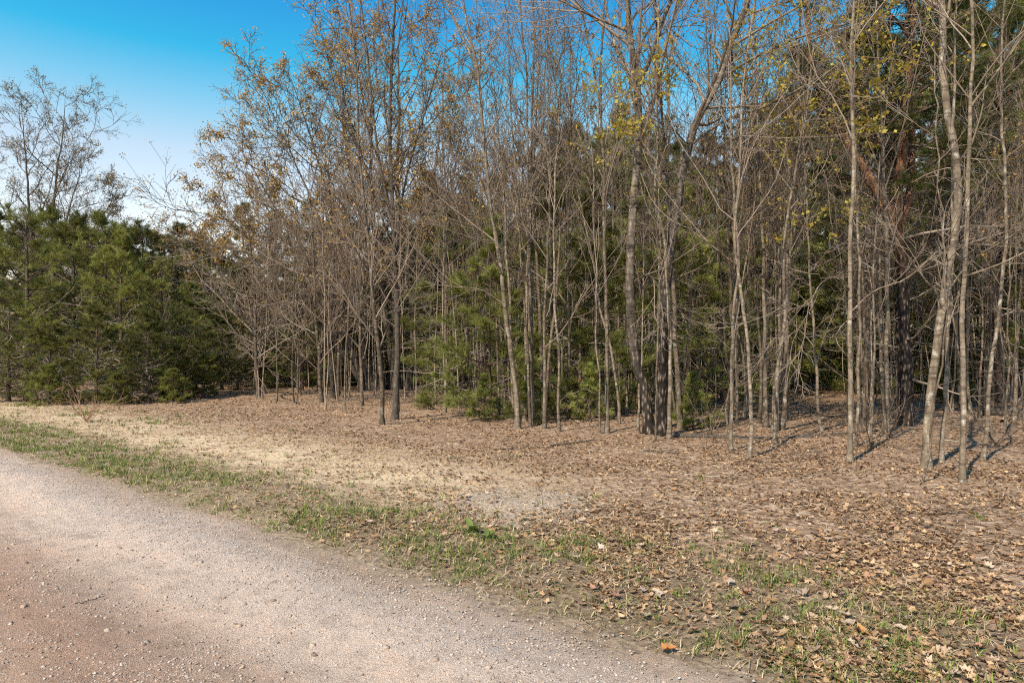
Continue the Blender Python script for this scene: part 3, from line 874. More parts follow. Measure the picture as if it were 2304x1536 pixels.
# ------------------------------------------------------------------ pines
def pine_parts(rng, H, r0, spread, crown0, line=None, step=0.42, per=5, needle_len=0.155, needles=16, green=((0.055, 0.085, 0.022), (0.09, 0.125, 0.035)),
               droop=0.0, up=0.05, dead=True, n2=9, tufts=4, top_round=0.75, needle_w=0.0052, bark_red=False, t_in=0.35):
    n = 26
    if line is None:
        t = np.linspace(0, 1, n)
        line = trunk_line(np.stack([0 * t, 0 * t, -0.08 + (H + 0.08) * t], -1), n, rng, 0.012 * H / 6)
    else:
        n = len(line); t = np.linspace(0, 1, n)
    R = r0 * (0.1 + 0.9 * (1 - t)) * (1 + 0.35 * np.exp(-np.maximum(line[:, 2], 0) / 0.2))
    P = {"trunk": tubes(line[None], R[None], 10, 0.05, rng)}
    zs = np.arange(crown0 * H, H * 0.97, step)
    zs = zs + rng.normal(0, step * 0.15, len(zs))
    base, dirs, lens = [], [], []
    for z in zs:
        i = np.argmin(np.abs(line[:, 2] - z))
        f = (z - crown0 * H) / max(H - crown0 * H, 0.1)
        L = max(0.16, spread * (1 - f) ** top_round * (0.55 + 0.45 * min(1, f * 5 + 0.45)))
        k = per + rng.integers(-2, 2)
        a0 = rng.random() * 6.28
        for j in range(k):
            a = a0 + j * 6.283 / k + rng.normal(0, 0.25)
            el = -droop + 0.12 + 0.35 * f + 0.75 * f ** 4 + rng.normal(0, 0.14)
            zj = min(z + step * (rng.random() - 0.5) * (0.5 + 0.8 * f), H * 0.97)
            i = np.argmin(np.abs(line[:, 2] - zj))
            base.append(line[i] + np.array([0, 0, zj - line[i, 2]]))
            dirs.append([math.cos(a) * math.cos(el), math.sin(a) * math.cos(el), math.sin(el)])
            lens.append(max(0.15, L * (0.5 + 0.75 * rng.random())))
    base = np.array(base); d = unit(np.array(dirs)); lens = np.array(lens)
    nb = 7
    B = np.zeros((len(base), nb, 3)); B[:, 0] = base
    for j in range(1, nb):
        B[:, j] = B[:, j - 1] + d * (lens / (nb - 1))[:, None]
        d = unit(d + np.array([0, 0, up]) + 0.09 * rng.normal(size=d.shape))
    BR = (0.006 + 0.011 * lens)[:, None] * np.linspace(1, 0.25, nb)[None]
    P["branches"] = tubes(B, BR, 5)
    S, SR, _ = grow(rng, B, BR, n2, t_in, 1.0, -0.36, 0.8, 4, 0.07, 0.12, 0.6, 0.004, 0.55, flat=0.5)
    S2 = np.concatenate([S, B[:, -4:]])
    P["shoots"] = tubes(S, SR, 3)
    # tufts of needles along the shoots
    M = len(S2)
    tt = (0.25 + 0.75 * (np.arange(tufts)[None, :] + rng.random((M, tufts))) / tufts) * 3
    i = np.clip(tt.astype(int), 0, 2)
    w_ = (tt - i)[..., None]
    rr = np.arange(M)[:, None]
    c = (S2[rr, i] * (1 - w_) + S2[rr, i + 1] * w_).reshape(-1, 3)
    ax = unit(S2[rr, i + 1] - S2[rr, i]).reshape(-1, 3)
    ax = unit(ax + np.array([0, 0, 0.25]))
    K = len(c)
    th = rng.random((K, needles, 1)) * 6.283
    A = unit(np.cross(ax, np.array([0.3, 0.2, 0.9]))); Bx = np.cross(ax, A)
    op = 0.25 + 0.85 * rng.random((K, needles, 1))
    nd = np.cos(op) * ax[:, None] + np.sin(op) * (np.cos(th) * A[:, None] + np.sin(th) * Bx[:, None])
    nd = unit(nd)
    side = unit(np.cross(nd, rng.normal(size=nd.shape)))
    L = needle_len * (0.7 + 0.6 * rng.random((K, needles, 1)))
    b0 = c[:, None] + 0.02 * rng.normal(size=nd.shape)
    V = np.stack([b0 + side * needle_w, b0 - side * needle_w, b0 + nd * L], 2).reshape(-1, 3)
    T = np.arange(len(V)).reshape(-1, 3)
    g0, g1 = np.array(green[0]), np.array(green[1])
    shade = np.repeat(np.r_[np.repeat(0.75 + 0.5 * rng.random(len(B)), n2), 0.75 + 0.5 * rng.random(len(B))], tufts)[:, None, None]
    tone = np.clip(rng.random((K, 1, 1)) * 0.8 + 0.3 * rng.random((K, needles, 1)), 0, 1)
    cc = (g0 + (g1 - g0) * tone) * shade
    yel = (rng.random((K, 1, 1)) < 0.06)
    cc = np.where(yel, np.array([0.17, 0.13, 0.045]), cc)
    P["needles"] = (V, T, np.repeat(cc.reshape(-1, 3), 3, 0))
    if dead:
        k = 34
        z0 = 0.08
        D, DR, _ = grow(rng, line[None], R[None], k, z0, min(0.85, crown0 + 0.45), spread * 0.75, 1.4, 7, -0.01, 0.13, 0.3, 0.005, 0.2)
        D2, D2R, _ = grow(rng, D, DR, 6, 0.25, 0.95, -0.35, 0.8, 4, 0.0, 0.2, 0.7, 0.0035, 0.4)
        P["dead_branches"] = join([tubes(D, DR, 4), tubes(D2, D2R, 3)])
    return P


def pine_meshes(nm, P, bark):
    ms = [("trunk", mesh(nm + "_trunk", *P["trunk"], None, [bark])),
          ("branches", mesh(nm + "_branches", *join([P["branches"], P["shoots"]]), None, [M_PINEBARK])),
          ("needles", mesh(nm + "_needles", P["needles"][0], None, P["needles"][1], [M_NEEDLE], col=P["needles"][2], smooth_=False))]
    if "dead_branches" in P:
        ms.append(("dead_branches", mesh(nm + "_dead", *P["dead_branches"], None, [M_DEAD])))
    return ms


GD = ((0.085, 0.110, 0.026), (0.20, 0.215, 0.055))
GM = ((0.115, 0.135, 0.028), (0.26, 0.265, 0.065))
GL = ((0.19, 0.215, 0.048), (0.41, 0.42, 0.125))
GB = ((0.075, 0.112, 0.034), (0.17, 0.205, 0.062))
rp = np.random.default_rng(77)
PINE = [
    pine_meshes("bushy_pine", pine_parts(rp, 6.0, 0.09, 2.1, 0.05, green=GM, n2=11, tufts=4, step=0.5, top_round=0.5), M_PINEBARK),
    pine_meshes("dense_pine", pine_parts(rp, 6.0, 0.09, 2.0, 0.02, green=GD, n2=12, tufts=4, step=0.42, top_round=0.5), M_PINEBARK),
    pine_meshes("loose_pine", pine_parts(rp, 7.0, 0.10, 2.3, 0.12, green=GM, n2=11, tufts=4, step=0.62, droop=-0.1, top_round=0.45), M_PINEBARK),
    pine_meshes("forest_pine", pine_parts(rp, 11.0, 0.13, 2.2, 0.24, green=GD, n2=13, tufts=5, step=0.5, top_round=0.5), M_PINEBARK),
    pine_meshes("pointed_pine", pine_parts(rp, 9.0, 0.11, 2.0, 0.05, green=GB, n2=10, tufts=4, step=0.46, top_round=0.65), M_PINEBARK),
    pine_meshes("ragged_pine", pine_parts(rp, 6.5, 0.10, 2.5, 0.05, green=GM, n2=11, tufts=4, step=0.6, droop=0.05, top_round=0.42, per=5), M_PINEBARK),
]
SOFT = [
    pine_meshes("soft_pine", pine_parts(rp, 6.0, 0.045, 2.0, 0.04, green=GL, n2=7, tufts=4, step=0.66, needle_len=0.19, needles=24, needle_w=0.0045, dead=False, per=5, t_in=0.45), M_PINEBARK),
    pine_meshes("soft_pine", pine_parts(rp, 6.0, 0.045, 1.8, 0.03, green=GL, n2=7, tufts=4, step=0.7, needle_len=0.19, needles=24, needle_w=0.0045, dead=True, per=4, t_in=0.45), M_PINEBARK),
    pine_meshes("small_pine", pine_parts(rp, 1.6, 0.02, 0.75, 0.05, green=GL, n2=6, tufts=4, step=0.24, needle_len=0.12, needles=16, needle_w=0.0045, dead=False), M_PINEBARK),
    pine_meshes("small_pine", pine_parts(rp, 1.6, 0.02, 0.85, 0.03, green=GM, n2=7, tufts=4, step=0.22, needle_len=0.10, needles=16, needle_w=0.0045, dead=False), M_PINEBARK),
]
PINE_H = [6.0, 6.0, 7.0, 11.0, 9.0, 6.5]
SOFT_H = [6.0, 6.0, 1.6, 1.6]


def pine(ms, H0, px, py, pt, label, group, wide=1.0, rz=None, name="pine_tree"):
    x, d = gp(px, py)
    H = EYE + (HY - pt) / F * d
    s = H / H0
    return place(name, ms, (x, d, float(hgt(x, d))), label, "pine", group, rz=RNG.random() * 6.28 if rz is None else rz, scale=(s * wide, s * wide, s))


GLP = "dark pines massed on the left"
for (k, px, py, pt, wd, lb) in [
    (1, -60, 893, 540, 1.1, "dense dark pine cut by the left picture edge"),
    (5, 60, 901, 480, 1.15, "tall ragged pine in front of the open-crowned oak, near the left edge"),
    (2, 165, 890, 500, 1.1, "loose pine with bare dead branches showing, third from the left edge"),
    (0, 275, 900, 545, 1.2, "broad mid-green pine in the middle of the left pine mass"),
    (5, 365, 894, 590, 1.1, "ragged dark pine right of the broad mid-green pine"),
    (1, 440, 884, 640, 1.2, "low dark pine closest to the lone small drooping tree"),
    (1, 500, 876, 690, 1.2, "lowest dark pine tucked behind the lone small drooping tree"),
    (2, 120, 868, 490, 1.1, "rear loose pine showing above the left pines"),
    (2, 235, 868, 500, 1.4, "rear round-topped pine topping the middle of the left pine mass"),
    (5, 320, 866, 515, 1.4, "rear round-topped pine right of the topmost one, left of the sky gap"),
    (2, 400, 862, 525, 1.4, "rear round-topped pine standing under the pale sky gap"),
    (5, 470, 860, 540, 1.4, "rear round-topped pine at the right side of the sky gap"),
    (3, 0, 862, 480, 1.3, "rear dark pine at the far left edge"),
    (4, 545, 858, 450, 1.1, "dark pointed pine showing behind the low orange-tinged oak"),
    (4, 620, 856, 475, 1.2, "dark pointed pine showing through the left limbs of the large oak"),
    (1, 335, 905, 700, 1.2, "low dark pine at the foot of the left pine mass"),
    (0, 215, 909, 700, 1.3, "low bushy pine in front of the left pine mass"),
    (0, 110, 906, 720, 1.3, "low bushy pine near the left end of the grass"),
    (5, 20, 904, 670, 1.3, "low olive pine at the left picture edge"),
    (1, 400, 899, 760, 1.3, "knee-high dark pine between the low pines and the lone small tree"),
]:
    pine(PINE[k], PINE_H[k], px, py, pt, lb, GLP, wd)
for (k, px, py, pt, wd, lb) in [
    (1, 255, 850, 590, 1.9, "rearmost broad pine low behind the middle of the left pine mass"),
    (5, 1080, 880, 410, 1.1, "ragged green pine high behind the leaning grey tree"),
    (5, 1175, 878, 350, 1.1, "ragged green pine high left behind the close pair of grey trees"),
    (5, 1275, 878, 290, 1.1, "ragged green pine topping the skyline left of the straight pale tree"),
    (2, 1385, 876, 280, 1.1, "loose green pine topping the skyline right of the straight pale tree"),
    (5, 1485, 876, 300, 1.1, "ragged green pine high behind the twin birches"),
    (2, 1590, 876, 340, 1.1, "loose green pine high right of the twin birches"),
    (5, 1685, 874, 320, 1.1, "ragged green pine high behind the snaking stem"),
    (2, 985, 876, 430, 1.1, "loose green pine high right of the dark rough trunk"),
    (1, 70, 855, 515, 1.6, "rearmost dense pine filling the gap behind the tall ragged pine"),
    (1, 175, 853, 520, 1.6, "rearmost dense pine behind the loose pine with dead branches"),
    (1, 285, 853, 522, 1.6, "rearmost dense pine behind the broad mid-green pine"),
    (1, 372, 852, 535, 1.6, "rearmost dense pine left of the sky gap's foot"),
    (1, 455, 852, 548, 1.6, "rearmost dense pine right of the sky gap's foot"),
    (1, 530, 870, 600, 1.3, "dense pine right behind the lone small drooping tree"),
    (5, 605, 868, 570, 1.3, "ragged pine between the lone small tree and the three dark stems"),
    (1, 690, 867, 560, 1.3, "dense pine right behind the leftmost of three dark stems"),
    (5, 775, 866, 540, 1.3, "ragged pine right behind the rightmost of three dark stems"),
    (1, 850, 864, 540, 1.3, "dense pine behind the slim grey edge tree"),
    (1, 935, 864, 530, 1.3, "dense pine right behind the dark rough trunk's thicket"),
]:
    pine(PINE[k], PINE_H[k], px, py, pt, lb, GLP, wd)
for (k, px, py, pt, lb) in [
    (3, 388, 908, 830, "tiny pine sprout right of the low dark pine at the grass edge"),
    (3, 110, 913, 820, "little bushy pine near the left end of the grass"),
    (3, 265, 912, 838, "little dark pine in front of the left pine mass"),
    (3, 460, 893, 800, "little spreading pine near the foot of the lone small tree"),
    (2, 1090, 945, 850, "small light green pine left of the leaning grey tree"),
    (2, 1195, 950, 820, "small light green pine behind the close pair of grey trees"),
    (2, 1325, 945, 830, "small light green pine left of the straight pale tree"),
    (2, 1560, 965, 850, "small light green pine right of the twin birches"),
    (3, 2150, 905, 800, "small pine in shade behind the stoutest pale tree"),
    (2, 1890, 880, 790, "small pine at the far end of the clearing"),
]:
    pine(SOFT[k], SOFT_H[k], px, py, pt, lb, "little pines", 1.15, name="young_pine")
for (k, px, py, pt, wd, lb) in [
    (0, 1105, 935, 500, 1.2, "soft light green young pine behind the leaning grey tree"),
    (1, 1240, 930, 340, 1.15, "taller soft green young pine behind the close pair of grey trees"),
    (0, 1335, 935, 420, 1.1, "soft green young pine left of the straight pale tree"),
    (1, 1445, 928, 370, 1.15, "soft green young pine behind the pale scaly birch"),
    (1, 1005, 912, 480, 1.25, "soft green young pine right of the dark rough trunk"),
    (0, 1570, 915, 400, 1.15, "soft green young pine behind and right of the twin birches"),
    (1, 1835, 864, 430, 1.3, "soft green young pine beyond the clearing"),
    (0, 2215, 892, 430, 1.3, "soft green young pine in the shade at the far right"),
    (0, 1690, 888, 430, 1.3, "soft green young pine behind the snaking stem"),
    (1, 1290, 890, 330, 1.2, "tallest soft green pine of the middle, behind the stem with rusty leaves"),
    (0, 1085, 890, 480, 1.3, "soft green pine deep behind the leaning grey tree"),
    (1, 1500, 885, 380, 1.2, "soft green pine deep behind the twin birches"),
    (1, 1625, 900, 470, 1.2, "soft green young pine between the twin birches and the snaking stem"),
    (0, 1745, 880, 420, 1.3, "soft green pine deep behind the right-leaning pair"),
    (1, 1965, 885, 460, 1.2, "soft green young pine just left of the big dark pine"),
    (0, 2290, 890, 480, 1.3, "soft green young pine at the right picture edge"),
    (0, 680, 880, 620, 1.3, "soft green pine low behind the three dark stems"),
    (1, 2085, 890, 420, 1.3, "soft green pine behind the big dark pine trunk"),
    (0, 1400, 880, 360, 1.3, "soft green pine deep behind the pale scaly birch"),
]:
    pine(SOFT[k], SOFT_H[k], px, py, pt, lb, "soft green young pines in the wood", wd, name="young_pine")

# tall pines closing the wood at the back
BACKW = ["behind the left stems of the large oak", "behind the right limb of the large oak", "left of the leaning tree's top", "right behind the leaning grey tree", "behind the close pair of grey trees",
         "left of the straight pale tree", "right behind the straight pale tree", "right behind the pale scaly birch", "just right of the twin birches", "left of the snaking stem", "right of the snaking stem",
         "left of the clearing", "above the middle of the clearing", "left of the big dark pine", "behind the stoutest pale tree", "behind the last right-leaning tree", "at the right picture edge",
         "just beyond the right edge", "farthest right of all", "behind the three dark stems", "left of the three dark stems"]
WHERE = [(-9999, 560, "among the left pines"), (560, 700, "right of the lone small drooping tree"), (700, 860, "left of the dark rough trunk"), (860, 1000, "right of the dark rough trunk"),
         (1000, 1150, "left of the leaning grey tree"), (1150, 1290, "near the close pair of grey trees"), (1290, 1440, "left of the pale scaly birch"), (1440, 1600, "near the twin birches"),
         (1600, 1760, "near the snaking stem"), (1760, 1960, "round the open clearing"), (1960, 2110, "near the big dark pine"), (2110, 9999, "toward the right picture edge")]


def WH(px):
    return next(w_ for a_, b_, w_ in WHERE if a_ <= px < b_)


back = [(870, 857, 400), (960, 856, 390), (1045, 857, 400), (1130, 855, 380), (1215, 858, 350), (1290, 860, 285), (1365, 859, 290), (1440, 858, 270), (1530, 857, 330),
        (1620, 858, 360), (1710, 856, 250), (1790, 858, 200), (1870, 857, 180), (1950, 859, 90), (2120, 861, 60), (2210, 858, 20), (2290, 862, 0), (2370, 858, 40), (2450, 859, 120),
        (780, 855, 430), (700, 856, 450)]
for i, (px, py, pt) in enumerate(back):
    k = 3 if i % 3 else 4
    if px > 1680: k = 3
    pine(PINE[k], PINE_H[k], px, py, pt, "tall dark back-row pine " + BACKW[i], "tall pines closing the back of the wood", 1.15 if px < 1700 else 1.0)
for i in range(64):
    px = -420 + i * 50 + 18 * RNG.normal()
    py = (838, 846, 852)[i % 3] + 2 * RNG.random()
    pt = 590 + 60 * RNG.random() if px < 900 else 500 + 80 * RNG.random()
    k = (1, 4, 1, 0)[i % 4]
    pine(PINE[k], PINE_H[k], px, py, pt, "distant pine far back in the wood, seen " + WH(px),
         "distant pines far back in the wood", 1.6)

for px, py, pt, wd, lb in ((2255, 905, -60, 1.25, "tall shaded pine behind the right-leaning pale tree at the right edge"), (1945, 888, -10, 1.2, "tall pine rising just left of the big dark pine trunk"),
                           (2130, 893, -80, 1.25, "tall pine behind the stoutest pale tree"), (1800, 872, 120, 1.2, "tall pine rising behind the left of the clearing")):
    pine(PINE[3], PINE_H[3], px, py, pt, lb, "tall pines on the right", wd)

# the big pine on the right: traced trunk with forked orange upper limbs
rb = np.random.default_rng(91)
ln, loc, d = traced([(2036, 953), (2039, 845), (2033, 745), (2036, 612), (2030, 545), (2026, 470), (2034, 380), (2040, 250), (2046, 120), (2050, 0)], H=12.5, rng=rb)
Pp = pine_parts(rb, 12.5, 0.175, 2.9, 0.42, line=ln, green=GD, n2=14, tufts=5, step=0.42, top_round=0.5, per=5)
bigp = place("pine_tree", pine_meshes("big_pine", Pp, M_REDPINE), loc, "big dark-trunked pine with orange upper bark and dense dead branches on the right", "pine", "tall pines on the right")
for pts, a, b in (([(2028, 560), (1990, 430), (1940, 330), (1885, 240), (1860, 140), (1850, 20)], 20, 9), ([(2030, 520), (2062, 450), (2080, 330), (2085, 180), (2095, 40)], 18, 8)):
    L = limb_from(ln, loc, d, pts, 20, 0.6, np.array([0.1, 0.1, 1.2]))
    rad = np.linspace(a, b, 20) / F * d / 2
    obj("limb", mesh("big_pine_limb", *tubes(L[None], rad[None], 10, 0.05, rb), None, [M_REDPINE]), bigp)
    B, BR, _ = grow(rb, L[None], rad[None], 16, 0.25, 1.0, 1.7, 1.15, 7, 0.04, 0.12, 0.5, 0.006, 0.4)
    S, SR, _ = grow(rb, B, BR, 8, 0.3, 1.0, -0.35, 0.75, 4, 0.05, 0.1, 0.6, 0.004, 0.5)
    obj("branches", mesh("big_pine_limb_branches", *join([tubes(B, BR, 5), tubes(S, SR, 3)]), None, [M_PINEBARK]), bigp)
    S2 = np.concatenate([S, B[:, -4:]])
    # needle tufts on the limb's shoots
    sel = np.repeat(S2, 4, 0)
    V, Q, c = leaf_clusters(rb, sel, 14, 0.10, [(0.035, 0.06, 0.017), (0.06, 0.09, 0.025), (0.085, 0.115, 0.03)], 0.03)
    V = V.reshape(-1, 4, 3)
    mid = (V[:, 1] + V[:, 3]) / 2
    V[:, 1] = mid + (V[:, 1] - mid) * 0.2; V[:, 3] = mid + (V[:, 3] - mid) * 0.2
    obj("needles", mesh("big_pine_limb_needles", V.reshape(-1, 3), Q, None, [M_NEEDLE], col=c, smooth_=False), bigp)


# ------------------------------------------------------------------ thicket of saplings
rs = np.random.default_rng(5)
SAP = []
for i in range(16):
    H = 5.2 + 0.36 * i
    n = 20
    t = np.linspace(0, 1, n)
    lean = rs.normal(0, 0.045)
    line = trunk_line(np.stack([lean * H * t ** 1.5, rs.normal(0, 0.045) * H * t, -0.08 + (H + 0.08) * t], -1), n, rs, 0.024)
    low = i % 4 == 0
    dd = broadleaf(rs, line, 0.019 + 0.0024 * i, 0.006, tsides=7, b1=16 if low else 13, b2=5, b3=4, L1=(1.5 if low else 1.9) + 0.05 * i, t0=0.15 if low else 0.42, ang=0.95 if low else 0.48, up=0.05 if low else 0.03,
                   rmin=0.0042, n1=7, flare=1.3, leaves=(YELLOW, ORANGE)[i % 2] if i in (3, 6, 9, 13) else None, leaf_per=3, leaf_size=0.06, leaf_frac=0.3)
    SAP.append(tree_meshes("sapling", dd, (M_BARK, M_BARK2, M_BARK)[i % 3], M_TWIGB, False))

taken = []
used = set()
count = 0
tries = 0
while count < 280 and tries < 20000:
    tries += 1
    y = 13.5 + 20 * rs.random() ** 1.1
    x = (rs.random() * 1.75 - 0.86) * y
    s = float(s_of(x, y))
    px = CX + x / y * F
    if s < 8.0: continue
    if px < 560 and (rs.random() > 0.16 or s < 9): continue
    if 1775 < px < 1905 and 14 < y < 34: continue
    if px > 1960 and rs.random() > 0.7: continue
    if 980 < px < 1620 and y < 23 and rs.random() > 0.5: continue
    if px < 860 and rs.random() > 0.65: continue
    if 830 < px < 985 and y < 27: continue
    if 2000 < px < 2072 and y < 19: continue
    if any((x - a) ** 2 + (y - b) ** 2 < 0.16 for a, b in taken): continue
    taken.append((x, y))
    k = int(rs.integers(0, len(SAP) if px > 900 else 6))
    if px > 900 and k % 4 == 0 and rs.random() < 0.65: k += 1 + int(rs.integers(0, 3))
    where = WH(px)
    look = "low-branched spreading" if k % 4 == 0 else ("yellow-budded" if k in (9, 13, 3) else ("orange-budded" if k == 6 else ("stout high-crowned" if k > 10 else ("slender" if k < 6 else "straight high-crowned"))))
    row = "front" if y < 18.5 else ("middle" if y < 25 else "back")
    lb = "%s bare sapling in the thicket's %s rows %s" % (look, row, where)
    gr = "saplings " + where
    best = None
    for i, (hp, hd) in enumerate(HERO_PX):
        if hd < y < hd + 7 and 4 < abs(px - hp) < 42:
            side = "left" if px < hp else "right"
            if (i, side) not in used and (best is None or abs(px - hp) < best[0]):
                best = (abs(px - hp), i, side)
    if best:
        used.add(best[1:])
        lb = "bare sapling showing just %s of and behind the %s" % (best[2], SHORT[best[1]])
    sc_ = (0.8 if px > 900 else 0.65) + 0.4 * rs.random()
    place("bare_sapling", SAP[k], (x, y, float(hgt(x, y))), lb, "sapling", gr, rz=rs.random() * 6.28, scale=(sc_, sc_, sc_ * (0.9 + 0.25 * rs.random())), tilt=(rs.normal(0, 0.04), rs.normal(0, 0.04)))
    count += 1

# the thinnest stems farther in: past counting, one mass
rt = np.random.default_rng(207)
SP, SR_ = [], []
while len(SP) < 330:
    y = 19 + 19 * rt.random()
    x = (rt.random() * 1.45 - 0.56) * y
    px = CX + x / y * F
    if px < 640 or (1790 < px < 1895 and y < 33): continue
    H = 4.0 + 5.0 * rt.random()
    t = np.linspace(0, 1, 9)
    lx, ly = rt.normal(0, 0.07, 2)
    L = np.stack([x + lx * H * t ** 1.4, y + ly * H * t, float(hgt(x, y)) - 0.06 + H * t], -1) + np.cumsum(rt.normal(0, 0.03, (9, 3)), 0) * np.array([1, 1, 0])
    SP.append(L); SR_.append((0.012 + 0.016 * rt.random()) * (1 - 0.75 * t))
SP, SR_ = np.array(SP), np.array(SR_)
B, BR, _ = grow(rt, SP, SR_, 6, 0.45, 0.98, 1.3, 0.6, 4, 0.05, 0.12, 0.6, 0.0045, 0.5)
B2, B2R, _ = grow(rt, B[::2], BR[::2], 1, 0.3, 0.95, -0.5, 0.6, 3, 0.05, 0.15, 0.7, 0.004, 0.4)
o_ = obj("sapling_thicket", mesh("sapling_thicket", *join([tubes(SP, SR_, 5), tubes(B, BR, 3), tubes(B2, B2R, 3)]), None, [M_TWIG]), kind="stuff", cat="thicket")
o_["label"] = "mass of thread-thin stems filling the depth of the wood"

# ------------------------------------------------------------------ ground cover
rg = np.random.default_rng(31)


def scatter(n, ymin, ymax, s0, s1, xk=0.9, p=1.0):
    """points on the ground in a wedge round the view, thinner with distance"""
    y = np.exp(np.log(ymin) + (np.log(ymax) - np.log(ymin)) * rg.random(n) ** p)
    x = (rg.random(n) * 2 - 1) * (xk * y + 1.0)
    s = s_of(x, y)
    k = (s > s0) & (s < s1)
    return x[k], y[k], s[k]


def place_flat(shape, c, rz, sz, tilt, curl=None):
    """shape (m,3) copied to each centre c with rotation, size and tilt"""
    K = len(c)
    P = np.repeat(shape[None], K, 0) * sz[:, None, None]
    ca, sa = np.cos(tilt[:, 0])[:, None], np.sin(tilt[:, 0])[:, None]
    y, z = P[..., 1] * ca - P[..., 2] * sa, P[..., 1] * sa + P[..., 2] * ca
    cb, sb = np.cos(tilt[:, 1])[:, None], np.sin(tilt[:, 1])[:, None]
    x, z = P[..., 0] * cb + z * sb, -P[..., 0] * sb + z * cb
    cz, sz_ = np.cos(rz)[:, None], np.sin(rz)[:, None]
    return np.stack([x * cz - y * sz_ + c[:, 0:1], x * sz_ + y * cz + c[:, 1:2], z + c[:, 2:3]], -1)


LEAFCOL = np.array([(0.31, 0.205, 0.122), (0.38, 0.262, 0.158), (0.24, 0.155, 0.09), (0.45, 0.325, 0.205), (0.29, 0.21, 0.14), (0.17, 0.108, 0.066), (0.50, 0.375, 0.25), (0.31, 0.19, 0.105), (0.14, 0.095, 0.065), (0.25, 0.17, 0.13), (0.36, 0.27, 0.20), (0.24, 0.172, 0.122), (0.35, 0.255, 0.165)])


def leaf_shape(kind, rng):
    """lobed dry leaf as a fan round its midrib, about 1 long"""
    if kind == 0:   # oak-like, rounded lobes
        o = [(0, -0.5), (0.1, -0.34), (0.24, -0.26), (0.13, -0.14), (0.34, -0.02), (0.18, 0.1), (0.3, 0.26), (0.12, 0.32), (0, 0.5)]
    elif kind == 1:  # maple-like, pointed lobes
        o = [(0, -0.42), (0.16, -0.36), (0.40, -0.28), (0.26, -0.08), (0.5, 0.12), (0.22, 0.14), (0.24, 0.3), (0.1, 0.26), (0, 0.5)]
    else:            # plain oval
        o = [(0, -0.5), (0.14, -0.36), (0.25, -0.16), (0.27, 0.04), (0.2, 0.24), (0.09, 0.4), (0, 0.5)]
    o = np.array(o)
    full = np.vstack([o, (o[1:-1] * [-1, 1])[::-1]])
    c1, c2 = rng.normal(0.5, 0.8), rng.normal(0.3, 0.6)
    z = 0.10 + c1 * full[:, 0] ** 2 + c2 * full[:, 1] ** 2 + rng.normal(0, 0.055, len(full)) + 0.12 * rng.normal() * full[:, 0]
    V = np.vstack([[0, 0, 0.02], np.column_stack([full, z])])
    V[:, 2] -= V[:, 2].min()
    m = len(full)
    T = np.array([[0, 1 + j, 1 + (j + 1) % m] for j in range(m)])
    return V, T


def litter():
    shapes = [leaf_shape((0, 2, 0, 2, 1)[k % 5], rg) for k in range(10)]
    x, y, s = scatter(255000, 2.6, 42, 0.0, 60, 0.92)
    u = u_of(x, y)
    dens = smooth(0.0, 0.5, s) * (1 - 0.1 * smooth(1.4, 0.5, s)) * (0.25 + 0.75 * smooth(0.36, 0.6, vnoise(x, y, 1.1, 40, 4)))
    straw = smooth(4.6, 2.8, s) * smooth(3.5, 8, u)
    dens = dens * (1 - 0.72 * straw) * (1 - 0.1 * smooth(2.2, 0.6, s) * smooth(6, 11, u))
    gp_ = np.exp(-(((x - 0.05) / 0.75) ** 2 + ((y - 7.15) / 0.9) ** 2))
    dens *= 1 - 0.6 * gp_
    k = rg.random(len(x)) < dens
    x, y, s = x[k], y[k], s[k]
    z = hgt(x, y) + 0.002 + 0.012 * rg.random(len(x))
    c = np.stack([x, y, z], -1)
    size = (0.018 + 0.052 * rg.random(len(x)) ** 2.4) * (1 + 0.3 * smooth(9, 22, y))
    rz = rg.random(len(x)) * 6.283
    tilt = rg.normal(0, 0.25, (len(x), 2)) * (1 + 1.0 * (rg.random((len(x), 1)) < 0.12))
    near = (y < 8) & (size > 0.04)
    ci = LEAFCOL[rg.integers(0, len(LEAFCOL), len(x))] * np.array([1.13, 1.04, 0.92]) * (0.68 + 0.4 * rg.random((len(x), 1)))
    Vs, Ts, Cs, o = [], [], [], 0
    grp = rg.integers(0, len(shapes), len(x))
    for g, (V, T) in enumerate(shapes):
        kk = np.where(near & (grp == g))[0]
        W = place_flat(V, c[kk], rz[kk], size[kk], tilt[kk])
        Vs.append(W.reshape(-1, 3)); m = len(V)
        Ts.append((T[None] + (o + np.arange(len(kk)) * m)[:, None, None]).reshape(-1, 3))
        Cs.append(np.repeat(ci[kk], m, 0)); o += len(kk) * m
    # farther leaves: a leaf folded along its midrib
    for lo, V, T in ((True, np.array([(0, -0.5, 0.22), (0.3, -0.05, 0.34), (0, 0.5, 0.2), (-0.3, 0.05, 0.28), (0, 0, 0.0)]), np.array([[4, 0, 1], [4, 1, 2], [4, 2, 3], [4, 3, 0]])),
                     (False, np.array([(0, -0.5, 0.02), (0.32, -0.05, 0.34), (0, 0.5, 0.02), (-0.32, 0.05, 0.26)]), np.array([[0, 1, 2], [0, 2, 3]]))):
        kk = np.where(~near & (((y < 10) & (size > 0.03)) == lo))[0]
        m = len(V)
        W = place_flat(V, c[kk], rz[kk], size[kk], tilt[kk])
        Vs.append(W.reshape(-1, 3)); Ts.append((T[None] + (o + np.arange(len(kk)) * m)[:, None, None]).reshape(-1, 3)); Cs.append(np.repeat(ci[kk], m, 0)); o += len(kk) * m
    o_ = obj("leaf_litter", mesh("leaf_litter", np.concatenate(Vs), None, np.concatenate(Ts), [M_DRYLEAF], col=np.concatenate(Cs), smooth_=False), kind="stuff", cat="leaves")
    o_["label"] = "carpet of small brown fallen leaves covering the ground under the trees"
    return len(x), int(near.sum())


print("litter", litter())


